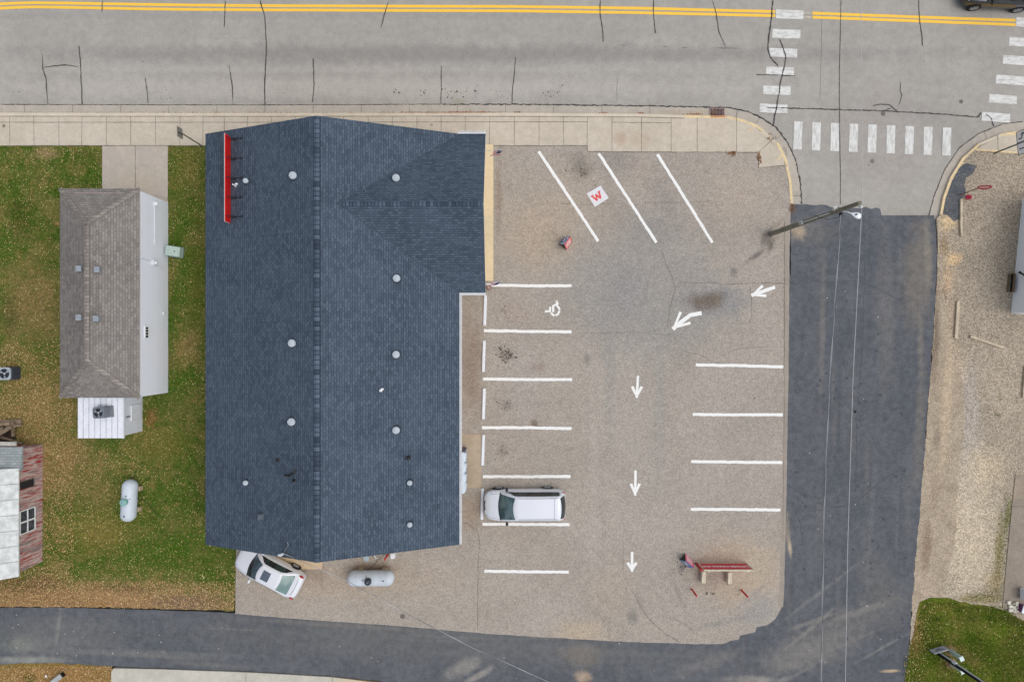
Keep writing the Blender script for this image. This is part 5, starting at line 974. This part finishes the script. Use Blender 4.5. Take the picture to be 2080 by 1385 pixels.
flag((-1.75, 3.45, 2.3), P(1021, 571.5, 2.9), (-.75, -.35, -.55), .85, 'striped flag with starry canton hanging at the south end of the entrance walk', 1.0)
flag((-1.75, 11.4, 2.2), P(1020, 305, 2.9), (-.30, -.18, -.92), .85, 'furled dark striped flag at the north end of the entrance walk', .5)
# things peeping out from under the south eave
t = thing('paddle_board', P(745, 1130, 0), 'pale grey rounded board leaning under the south eave', 'board'); b = MB(); p0 = P(747, 1126, 0); ctr = Vector((p0.x, p0.y-.22, 0)); vs = []
n = 18; top_ = [(.17*math.cos(a), .62+.62*math.sin(a)) for a in [2*math.pi*i/n for i in range(n)]]
q0 = P(743.5, 1142, .35); b.add([(q0.x+.02+u+.04*v, q0.y+.0+v*.55, .25+.5*v) for u, v in top_]+[(q0.x+.02+u+.04*v, q0.y+.03+v*.55, .19+.5*v) for u, v in top_], [tuple(range(n)), tuple(range(2*n-1, n-1, -1))]+[(i, (i+1) % n, n+(i+1) % n, n+i) for i in range(n)]); b.build('shell', plain('pale_blue_grey', C(176, 192, 200), .5), t)
t = thing('white_box', P(798, 1126, 0), 'small white box on the paving under the south eave', 'box'); b = MB(); p = P(798, 1128, .4); b.box((p.x, p.y, .25), (.22, .3, .5), .1); b.build('body', m_whmet, t, bevel=.02); b = MB(); b.box((p.x, p.y, .51), (.25, .33, .03), .1); b.build('lid', m_trim, t)
t = thing('white_pipe', P(762, 1128, 0), 'short bent white pipe stub under the south eave', 'pipe'); b = MB(); p = P(758, 1126, .2); q = P(763, 1136, .3); b.tube([(p.x, p.y+.1, .3), (p.x+.1, p.y, .32), (q.x, q.y+.1, .3), (q.x, q.y, .02)], .03, 8); b.build('tube', m_trim, t)
# storm drain and covers
dr = thing('storm_drain', P(1458, 227, 0), 'rusty storm drain grate set in the gutter beside the yellow kerb', 'drain'); z = -.098; b = MB(); 
b.prism([P(x, y)[:2] for x, y in ((1443, 219.5), (1472, 219.5), (1472, 235), (1443, 235))], z-.01, z+.002); b.build('pit', plain('pit_dark', C(34, 28, 30), .9), dr)
b = MB(); c0 = P(1457.5, 227.3, 0)
for k in range(10): p = P(1444.5+k*2.95, 227.5, 0); b.box((p.x, p.y, z+.012), (.028, .44, .02))
for yy_ in (219.7, 235): p = P(1457.5, yy_, 0); b.box((p.x, p.y, z+.014), (.94, .05, .025))
for xx_ in (1443, 1472): p = P(xx_, 227.5, 0); b.box((p.x, p.y, z+.014), (.05, .5, .025))
b.build('grate', plain('rusty_iron', C(164, 140, 134), .8, .1, var=.2), dr); b = MB(); p = P(1458, 237.5, 0); b.box((p.x, p.y, .01), (.92, .11, .05)); b.build('lintel', plain('rust_orange', C(196, 140, 96), .8, var=.15), dr)
for (px, py, r, z, lb) in ((1796, 230, 4, zr, 'dark round utility cover in the road near the tar seam'), (1955, 205.5, 3.4, zr, 'small round utility cover in the road near the right crosswalk'), (818, 1251, 4.6, .01, 'dark round valve cover in the paving behind the propane tank')):
    b = MB(); b.lathe([(r/PX*1.15, 0), (r/PX*1.15, .006), (r/PX*.95, .006), (r/PX*.9, .003), (.01, .004)], P(px, py)+Vector((0, 0, z)), 22); o = b.build('utility_cover', plain('cover_iron', C(112, 106, 100), .7, .2, var=.2)); props(o, lb, 'cover', 'utility covers')
# ------------------------------------------------------------------ poles, wires, signs
m_pole = plain('weathered_pole', C(124, 120, 106), .9, var=.2, scale=6)
up_ = thing('utility_pole', (16.4, 6.8, 0), 'tall weathered wooden utility pole with a street lamp at the lot corner', 'utility pole')
base = P(1566, 475, 0); topp = P(1747, 412.5, 10.35)
def on_pole(f): return base+(topp-base)*f
b = MB(); b.tube([base-Vector((0, 0, .3)), on_pole(.02), on_pole(.3), on_pole(.7), topp], [.165, .16, .145, .115, .1], 16); b.build('pole', m_pole, up_)
def atz(z): return on_pole(z/10.35)
rad = Vector((-1, -.15, 0)).normalized()
wdir = (camo.location-base); side_ = Vector((-.35, -.94, 0))
b = MB(); b.tube([atz(4.7)+rad*.165, atz(7.7)+rad*.135], .022, 8); b.build('conduit', m_whmet, up_); b = MB(); b.tube([atz(.1)+rad*.13+Vector((0, .12, 0)), atz(1.8)+rad*.11+Vector((0, .11, 0))], .01, 6); b.build('conduit', m_whmet, up_)
b = MB(); p = atz(4.6)+rad*.19; b.box(p, (.12, .2, .34), .2); b.box(p+rad*.07, (.02, .14, .24), .2); b.build('meter_box', plain('galvanised', C(176, 180, 178), .5, .3), up_, bevel=.01)
b = MB(); p = atz(8.25)+Vector((-.12, .12, 0)); b.box(p, (.2, .2, .12), .3); b.build('bracket', plain('galvanised_bracket', C(188, 190, 188), .5, .3), up_)
ins = atz(10.1)+Vector((.16, -.14, 0)); b = MB(); b.lathe([(.03, -.1), (.06, -.05), (.035, 0), (.06, .05), (.03, .1)], ins, 12); b.tube([atz(10.1), ins], .02, 6); b.build('insulator', m_whmet, up_)
b = MB(); r8 = atz(8.5)+Vector((.05, -.14, 0)); b.lathe([(.04, -.12), (.07, -.08), (.05, 0), (.07, .08), (.04, .12)], r8+Vector((.0, -.06, 0)), 12); b.tube([atz(8.5), r8], .025, 6); b.tube([r8, r8+Vector((-.05, -.2, -.1)), r8+Vector((-.4, -.25, -.5)), r8+Vector((-.75, .1, -1.2))], .012, 5); b.build('insulator', m_dkmet, up_)
lp = P(1741, 437.5, 8.85); b = MB(); a0 = atz(8.7)+Vector((.06, -.1, 0)); a1 = P(1729, 433.5, 8.9); b.tube([a0, a0.lerp(a1, .5)+Vector((0, 0, .05)), a1], .025, 8); arm = b.build('lamp_arm', m_whmet, up_)
dirl = (P(1750, 441, 8.85)-P(1729, 433, 8.85)); dirl.z = 0; LL = dirl.length; dirl.normalize(); sd_ = Vector((-dirl.y, dirl.x, 0)); st = P(1728, 433, 8.85); b = MB(); rows2 = []
prof_ = [(0, .035), (.15, .06), (.35, .12), (.6, .165), (.85, .155), (.97, .10), (1.0, .03)]
vs = []
for f, wv in prof_:
    c = st+dirl*LL*f
    for k in range(12): a = 2*math.pi*k/12; vs.append(c+sd_*wv*math.cos(a)+Vector((0, 0, wv*.55*math.sin(a))))
b.add(vs, [(i*12+k, i*12+(k+1) % 12, (i+1)*12+(k+1) % 12, (i+1)*12+k) for i in range(6) for k in range(12)]+[tuple(range(11, -1, -1)), tuple(72+k for k in range(12))]); hd = b.build('lamp_head', m_whmet, up_, smooth=True)
b = MB(); b.lathe([(.045, 0), (.045, .07), (.01, .075)], st+dirl*LL*.45+Vector((0, 0, .06)), 12); b.build('photocell', plain('photocell_grey', C(60, 72, 88), .5), hd)
m_wire = plain('bare_wire', C(186, 188, 190), .5, .4); m_cable = plain('twisted_cable', C(92, 94, 98), .6)
def wire(name, pts, r, mat, lb, strands=0):
    b = MB(); q = [P(*p) for p in pts]; res = []
    for i in range(len(q)-1):
        n = 24
        for k in range(n): res.append(q[i].lerp(q[i+1], k/n))
    res.append(q[-1])
    if not strands: b.tube(res, r, 6)
    else:
        for s_ in range(strands):
            L_ = 0; tw = []
            for i, p in enumerate(res):
                if i: L_ += (p-res[i-1]).length
                a = L_*1.6+s_*2*math.pi/strands; tw.append(p+Vector((math.cos(a), .3, math.sin(a)))*r*.9)
            b.tube(tw, r*.6, 5, mi=s_)
    o = b.build(name, [mat, m_wire, m_wire] if strands else mat); return props(o, lb, 'wire', 'overhead wires')
wire('overhead_wire', [(1751, -420, 10.4), (1749, 0, 10.15), (1751, 412, 10.05), (1733, 760, 9.8), (1722, 1100, 9.8), (1717, 1390, 9.9), (1712, 1900, 10.1)], .012, m_wire, 'thin pale bare wire running over the whole side street from the pole top')
wire('overhead_wire', [(1709, 432, 8.55), (1700, 560, 8.4), (1690, 700, 8.3), (1683, 820, 8.25), (1674, 1040, 8.3), (1670, 1250, 8.4), (1668, 1390, 8.5), (1664, 1900, 8.7)], .02, m_cable, 'twisted cable running south from the street lamp bracket over the side street', 3)
wire('overhead_wire', [(576, 1124, 5.45), (700, 1177, 5.2), (820, 1243, 5.3), (960, 1315, 5.8), (1118, 1386, 6.4), (1400, 1520, 7.4)], .017, m_cable, 'twisted service cable from the roof mast over the propane tank', 3)
# traffic sign seen from behind, beside the store
ts = thing('traffic_sign', (-19.6, 12.33, 0), 'grey back of a square traffic sign on a post beside the sidewalk', 'traffic sign'); b = MB(); a = Vector((-19.62, 12.33, 0)); b.tube([a, a+Vector((0, 0, 2.98))], .045, 8); m_alu = plain('sign_back', C(132, 132, 128), .5, .4, var=.08); b.build('post', plain('sign_post_green_grey', C(122, 124, 112), .6, .2), ts)
b = MB(); b.box(a+Vector((-.06, .0, 2.66)), (.012, .62, .62), .05); b.build('plate', m_alu, ts); b = MB(); b.box(a+Vector((-.05, .0, 2.85)), (.03, .16, .06)); b.build('bracket', m_dkmet, ts)
# lane arrow sign at the right edge
la = thing('lane_sign', (30.6, 11.9, 0), 'white lane sign with two black arrows on a green post by the yellow kerb', 'traffic sign'); a = P(2019.5, 311.5, 0); b = MB(); b.tube([a, a+Vector((0, 0, 2.75))], .05, 8); b.build('post', plain('green_post', C(96, 104, 84), .6), la)
zb_, zt_ = 1.9, 2.66; m_wsn = plain('sign_white', C(240, 242, 244), .5); m_bk = plain('sign_black', C(22, 24, 36), .5)
rt = .10
for (yo, kind_) in ((.36, 'left'), (-.36, 'up')):
    R3 = Matrix.Rotation(rt, 3, 'Z'); b = MB(); ctr = a+R3 @ Vector((-.07, yo, (zb_+zt_)/2)); b.box(ctr, (.012, .7, zt_-zb_), rt); pn = b.build('plate', m_wsn, la)
    b = MB(); h2, w2 = (zt_-zb_)/2, .35
    for (oy, oz, sy, sz) in ((0, h2-.02, .7, .035), (0, -h2+.02, .7, .035), (w2-.02, 0, .035, h2*2), (-w2+.02, 0, .035, h2*2)): b.box(ctr+R3 @ Vector((-.009, oy, oz)), (.008, sy, sz), rt)
    b.build('border', m_bk, pn); b = MB()
    def bb(p, q, wv): b.bar(ctr+R3 @ Vector((-.01, p[0], p[1])), ctr+R3 @ Vector((-.01, q[0], q[1])), .012, wv)
    if kind_ == 'up': bb((0, -.24), (0, .2), .06); bb((.0, .26), (.11, .12), .06); bb((.0, .26), (-.11, .12), .06)
    else: bb((-.12, -.24), (-.12, .02), .06); bb((-.12, .0), (.1, .08), .06); bb((.19, .12), (.07, .2), .06); bb((.19, .12), (.08, -.02), .06)
    b.build('arrow', m_bk, pn)
# oval framed board on a brown stick, red flowers
ob = thing('oval_board', P(1950, 397, 0), 'red rimmed oval board on a brown stick in the gravel', 'sign'); a = P(1949, 396.5, 0); c = P(1988, 381.5, 1.5); b = MB(); b.tube([a, c], .035, 8); b.build('stick', plain('brown_stick', C(128, 104, 82), .8), ob)
b = MB(); n = 28; ctr = P(2000, 380.5, 1.75); ul = (P(2014, 378, 2.1)-P(1986, 379, 1.5)); ev = ul/2; wv_ = Vector((.03, .11, -.0))
pts = [ctr+ev*math.cos(2*math.pi*i/n)+wv_*math.sin(2*math.pi*i/n) for i in range(n+1)]; b.tube(pts, .03, 6, False); b.build('rim', plain('rim_red', C(176, 26, 30), .6), ob); b = MB(); b.poly(pts[:-1]); b.build('face', plain('oval_face', C(214, 160, 150), .7), ob)
fl = thing('flower_clump', P(1966, 401, 0), 'bright pink red flower clump at the edge of the dark gravel patch', 'flowers'); b = MB(); random.seed(3)
for k in range(90):
    c = P(1966, 401, .15)+Vector((random.gauss(0, .1), random.gauss(0, .08), abs(random.gauss(0, .08)))); r = random.uniform(.02, .045); u = Vector((random.gauss(0, 1), random.gauss(0, 1), random.gauss(0, .6))).normalized(); v = u.orthogonal().normalized(); b.add([c+u*r, c+v*r, c-u*r, c-v*r], [(0, 1, 2, 3)])
b.build('petals', plain('petal_pink', C(206, 52, 92), .8, var=.25, scale=20), fl); b = MB(); b.lathe([(.12, 0), (.14, .1), (.1, .14), (.01, .14)], P(1966, 401, 0), 12); b.build('leaves', plain('flower_leaf', C(60, 70, 40), .9), fl)
# landscape timbers
m_tim = plain('bleached_timber', C(196, 182, 158), .85, var=.12, scale=3)
for (a, c, wv, lb) in (((1950.5, 405, 0), (1950.5, 450, 0), .14, 'bleached timber beside the dark gravel patch, its northern piece'), ((1950, 449, 0), (1951.5, 481, 0), .14, 'bleached timber beside the dark gravel patch, its southern piece'), ((1944.5, 612, 0), (1940, 687, 0), .19, 'longest bleached timber lying alone in the gravel yard, pointing north'), ((1969, 683, 0), (2037, 706, 0), .16, 'bleached timber lying slanted in the gravel yard'), ((2082, 745, 0), (2077, 808, 0), .17, 'bleached timber at the right edge below the pale house')):
    b = MB(); p, q = P(*a), P(*c); nseg = 5; b.bar(p+Vector((0, 0, .07)), q+Vector((0, 0, .07)), wv, .12); o = b.build('timber', m_tim, bevel=.015); props(o, lb, 'timber', 'timbers in the gravel yard')
BL = ['pale square paving block, northwest corner of the loose heap on the pad', 'pale paving block just below the northwest one in the heap', 'pale paving block in the middle of the heap', 'tall pale paving block at the northeast corner of the heap', 'smallest paving block, alone between the two upper ones', 'widest pale paving block at the southwest corner of the heap', 'thin paving block in the lower middle row of the heap', 'pale paving block at the southeast corner of the heap beside the purple box', 'pale paving block on the east side of the heap between two others', 'thin paving block on the south edge of the heap']
# paving blocks, purple box, street pole and pedestals at the lower right
for i, (px, py, wx, wy, r) in enumerate(((2049, 1223, 7, 7, 4), (2053, 1231, 8, 6, 0), (2059.5, 1233, 6, 6, 2), (2065, 1226, 6, 9, 0), (2059, 1225.5, 3, 3, 10), (2053, 1238.5, 9, 6, 2), (2062, 1237.5, 6, 3, 0), (2066, 1240, 5, 4, 4), (2066, 1234, 5, 4, 0), (2061, 1241.5, 6, 3, 3))):
    b = MB(); b.box(P(px, py, .1)+Vector((0, 0, 0)), (wx/PX, wy/PX, .12), math.radians(-r)); o = b.build('paving_block', plain('block_pale', C(206, 202, 186), .85, var=.1), bevel=.01); props(o, BL[i], 'paving block', 'paving blocks on the pad')
pb = thing('purple_box', P(2078, 1238, 0), 'purple box with pale lid at the right edge by the paving blocks', 'box'); p = P(2078, 1237, .3); b = MB(); b.box((p.x+.1, p.y, .22), (.5, .45, .4), -.3); b.build('body', plain('purple', C(88, 26, 84), .5), pb, bevel=.02); b = MB(); b.box((p.x+.12, p.y-.0, .44), (.54, .48, .05), -.3); b.build('lid', m_frz, pb)
sp2 = thing('steel_pole', P(1912, 1331, 0), 'dark steel pole with pale conduit rising from the lower right grass', 'pole'); a = P(1907, 1327, 0); tpx = P(2040, 1418, 4.2); tpx = Vector((a.x+.12, a.y+.25, 7.5)); b = MB(); b.tube([a, tpx], [.13, .10], 14); b.build('pole', m_dkmet, sp2)
b = MB(); off = Vector((-.06, .14, 0)); b.tube([a+off, tpx+off*.8], .035, 8); b.build('conduit', m_whmet, sp2); b = MB(); b.box(a+Vector((-.02, .17, 1.45)), (.16, .14, .3)); b.build('junction_box', m_whmet, sp2, bevel=.01)
ms = thing('marker_plate', P(1906, 1324, 0), 'pale low marker plate with dark lettering in front of the steel pole', 'sign'); R4 = math.radians(17); b = MB(); p = P(1906, 1318, .3); b.box((p.x, p.y, .38), (.95, .03, .5), R4); pn = b.build('plate', plain('plate_grey', C(186, 186, 196), .5), ms); b = MB()
M4 = Matrix.Rotation(R4, 3, 'Z')
for oz, l_ in ((.08, .6), (-.02, .45), (-.1, .3)): b.box(Vector((p.x, p.y, .38))+M4 @ Vector((0, .019, oz)), (l_, .006, .045), R4)
b.build('lettering', plain('plate_dark', C(90, 90, 104), .6), pn)
for sx in (-.4, .4): b = MB(); b.box(Vector((p.x, p.y, .15))+M4 @ Vector((sx, -.03, 0)), (.04, .04, .3), R4); b.build('leg', m_grymet, ms)
m_ped = plain('pedestal_green', C(188, 206, 198), .5)
for (px, py, lb) in ((1930, 1321, 'pale green pedestal box on the right of the steel pole'), (1932, 1346, 'pale green pedestal box on the left of the steel pole')):
    a = P(px, py, 0); t = thing('pedestal', a, lb, 'utility box', 'pedestals by the steel pole'); b = MB(); b.box(a+Vector((0, 0, .5)), (.22, .26, 1.0), .4); b.build('body', m_ped, t, bevel=.03); b = MB(); b.box(a+Vector((0, 0, 1.02)), (.27, .3, .07), .4); b.build('cap', plain('pedestal_cap', C(206, 222, 216), .5), t, bevel=.015)
    b = MB(); b.lathe([(.4, 0), (.36, .03), (.01, .035)], a, 14); b.build('mound', plain('bare_soil', C(140, 112, 84), .95, var=.2), t)
# grey bench-like board at the bottom left, white scrap
t = thing('grey_bench', P(115, 1384, 0), 'small grey bench at the bottom edge among brown leaves', 'bench'); b = MB(); b.box(P(110, 1383, .45), (1.1, .3, .06), math.radians(38)); b.build('seat', plain('bench_grey', C(168, 172, 170), .6), t)
for s_ in (-1, 1): b = MB(); p = P(110, 1383, .45)+Matrix.Rotation(math.radians(38), 3, 'Z') @ Vector((s_*.42, 0, 0)); b.box((p.x, p.y, .21), (.06, .28, .42), math.radians(38)); b.build('leg', m_dkmet, t)
o = MB(); o.add([P(91, 1371, .03), P(95, 1370, .03), P(96, 1375, .04), P(92, 1376, .03)], [(0, 1, 2, 3)]); o = o.build('paper_scrap', m_trim); props(o, 'white paper scrap on brown leaves near the bottom left bench', 'paper')
t = thing('light_stick', P(2078, 1210, 0), 'pale upright board at the right edge above the purple box', 'board'); b = MB(); b.box(P(2083, 1208, .4), (.3, .7, .5)); b.build('body', m_whmet, t)
# ------------------------------------------------------------------ leaves, grass tufts, weeds
def scatter(name, pts, smin, smax, mat, z0, flat=.5, tall=False, label=None):
    n = len(pts); pts = np.array(pts); a = rng.uniform(0, 2*math.pi, n); s = rng.uniform(smin, smax, n)
    X = (pts[:, 0]-1040)/PX; Y = (692.5-pts[:, 1])/PX; Z = np.full(n, z0)
    if tall:
        h = rng.uniform(.03, .075, n); le = rng.uniform(-.05, .05, (n, 2)); w_ = rng.uniform(.008, .02, n)
        v = np.stack([np.stack([X-np.cos(a)*w_, Y-np.sin(a)*w_, Z], 1), np.stack([X+np.cos(a)*w_, Y+np.sin(a)*w_, Z], 1), np.stack([X+le[:, 0], Y+le[:, 1], Z+h], 1)], 1); k = 3
    else:
        tl_ = rng.uniform(-flat, flat, (n, 2)); c, s_ = np.cos(a), np.sin(a); asp = rng.uniform(.45, .8, n)
        def V(u, w_): return np.stack([X+(u*c-w_*s_*asp)*s, Y+(u*s_+w_*c*asp)*s, Z+.012+s*(abs(u*tl_[:, 0])+abs(w_*tl_[:, 1]))*.5], 1)
        v = np.stack([V(1, 0), V(.1, 1), V(-1, 0), V(.1, -1)], 1); k = 4
    me = bpy.data.meshes.new(name); me.vertices.add(n*k); me.vertices.foreach_set('co', v.reshape(-1)); me.loops.add(n*k); me.loops.foreach_set('vertex_index', np.arange(n*k)); me.polygons.add(n)
    me.polygons.foreach_set('loop_start', np.arange(0, n*k, k)); me.polygons.foreach_set('loop_total', np.full(n, k)); me.update(calc_edges=True); me.materials.append(mat); o = bpy.data.objects.new(name, me); COL.objects.link(o); o['kind'] = 'stuff'; return o
def randmat(name, cols, rough=.85):
    t = NT(name); g = t.n('ShaderNodeNewGeometry'); r = t.n('ShaderNodeValToRGB'); t.l(g.outputs['Random Per Island'], r.inputs[0]); r.color_ramp.interpolation = 'CONSTANT'
    el_ = r.color_ramp.elements
    for i, c in enumerate(cols):
        e = el_[i] if i < 2 else el_.new(i/len(cols)); e.position = i/len(cols); e.color = c
    t.l(r.outputs[0], t.b.inputs['Base Color']); t.b.inputs['Roughness'].default_value = rough; t.b.inputs['Specular IOR Level'].default_value = .15; return t.m
m_leaf = randmat('dry_leaf', [C(222, 206, 140), C(196, 172, 110), C(230, 216, 168), C(166, 136, 88), C(190, 176, 110), C(148, 112, 74)]); m_leafb = randmat('brown_leaf', [C(176, 138, 96), C(150, 112, 74), C(204, 168, 120), C(128, 92, 62), C(212, 184, 140), C(186, 150, 104)])
m_blade = randmat('grass_blade', [C(88, 122, 36), C(106, 132, 48), C(60, 92, 22), C(122, 132, 62), C(76, 114, 30), C(92, 106, 42)]); m_bladeb = randmat('dry_blade', [C(150, 134, 84), C(126, 118, 66), C(170, 150, 104), C(112, 108, 52), C(140, 118, 76)])
def nz(x, y, s, o): return noise.noise(Vector((x*s, y*s, o)))
def fill(n, box, test, dens):
    out = []; x0, x1, y0, y1 = box
    while len(out) < n:
        x, y = random.uniform(x0, x1), random.uniform(y0, y1)
        if test(x, y) and random.random() < dens(x, y): out.append((x, y))
    return out
def lawn_ok(x, y):
    if x > 478 or y < 297 or y > 1230+(x*.02): return False
    if 208 < x < 342 and y < 400: return False
    if x > 470 and y < 1100: return False
    if x < 88 and 900 < y < 1150: return x > 88
    if 130 < x < 342 and 410 < y < 796: return False
    return True
dl = lambda x, y: min(1, .16+1.0*max(0, nz(x, y, .03, 1)+.15)+.55*(1150 < y)+.35*(y > 780 and x < 300)+.2*(y < 460))
scatter('fallen_leaves', fill(17000, (-60, 478, 296, 1238), lawn_ok, dl), .013, .038, m_leaf, .0, .5)
db = lambda x, y: .8 if y > 1180 else (.5 if (x < 150 and 700 < y < 1180) else .03)
scatter('brown_leaves', fill(13000, (-60, 478, 296, 1238), lawn_ok, db), .02, .05, m_leafb, .0, .6)
grn = lambda x, y: .9*(nz(x, y, .02, 5)+nz(x, y, .09, 8)*.7+.45) if y < 1195 else .05
scatter('grass', fill(90000, (-60, 478, 296, 1238), lawn_ok, grn), .02, .05, m_blade, 0, tall=True)
scatter('dry_grass', fill(42000, (-60, 478, 296, 1238), lawn_ok, lambda x, y: max(.05, .5-nz(x, y, .02, 5)*1.2)), .02, .05, m_bladeb, 0, tall=True)
def rc(x, y):
    return (y > 1230+max(0, (x-2040))*.8 if x > 1945 else y > 1222) and x > 1868-(y-1222)*.27+ (6 if y < 1300 else 0) and y < 1400
scatter('grass', fill(26000, (1835, 2110, 1215, 1395), rc, lambda x, y: .7+nz(x, y, .02, 5)), .02, .05, m_blade, .02, tall=True)
scatter('fallen_leaves', fill(900, (1835, 2110, 1215, 1395), rc, lambda x, y: .15+.85*(x < 1905-(y-1222)*.2)), .018, .042, m_leaf, .02, .5)
scatter('brown_leaves', fill(2600, (-20, 228, 1349, 1395), lambda x, y: y > 1352, lambda x, y: 1), .02, .05, m_leafb, .012, .6)
sc = []
for (x0_, x1_, y, n) in ((750, 1025, 228, 700), (1040, 1060, 228, 40), (1215, 1235, 229, 60), (1290, 1310, 229.5, 30), (1380, 1430, 231, 50), (0, 740, 228.6, 240)):
    for k in range(n): sc.append((random.triangular(x0_, x1_, (x0_+x1_)/2+ (x1_-x0_)*.3), y-abs(random.gauss(0, 1.3))+1))
scatter('gutter_leaves', sc, .02, .05, randmat('rust_leaf', [C(166, 110, 72), C(136, 88, 58), C(188, 140, 100), C(110, 80, 60)]), -.112, .4)
sc = [(random.gauss(1487, 5), random.gauss(312, 2)) for k in range(60)]+[(random.gauss(1542, 2.5), random.gauss(322, 5)) for k in range(60)]+[(random.gauss(1609, 3), random.gauss(424, 5)) for k in range(90)]+[(random.gauss(1565, 6), random.gauss(280, 5)) for k in range(20)]+[(random.uniform(1445, 1456), random.uniform(222, 235)) for k in range(10)]
scatter('dead_weeds', sc, .02, .06, randmat('weed', [C(126, 88, 62), C(96, 70, 52), C(160, 120, 80)]), .03, 1.0)
sc = []
for k in range(1500):
    x, y = random.choice([(random.gauss(2036, 9), random.uniform(1020, 1220)), (random.gauss(2010, 30), random.gauss(1208, 9)), (random.gauss(2044, 4), random.uniform(1000, 1200))])
    if x < 2060-(y-965)*.095 and y < 1228: sc.append((x, y))
scatter('yard_weeds', sc, .02, .05, m_blade, .0, tall=True)
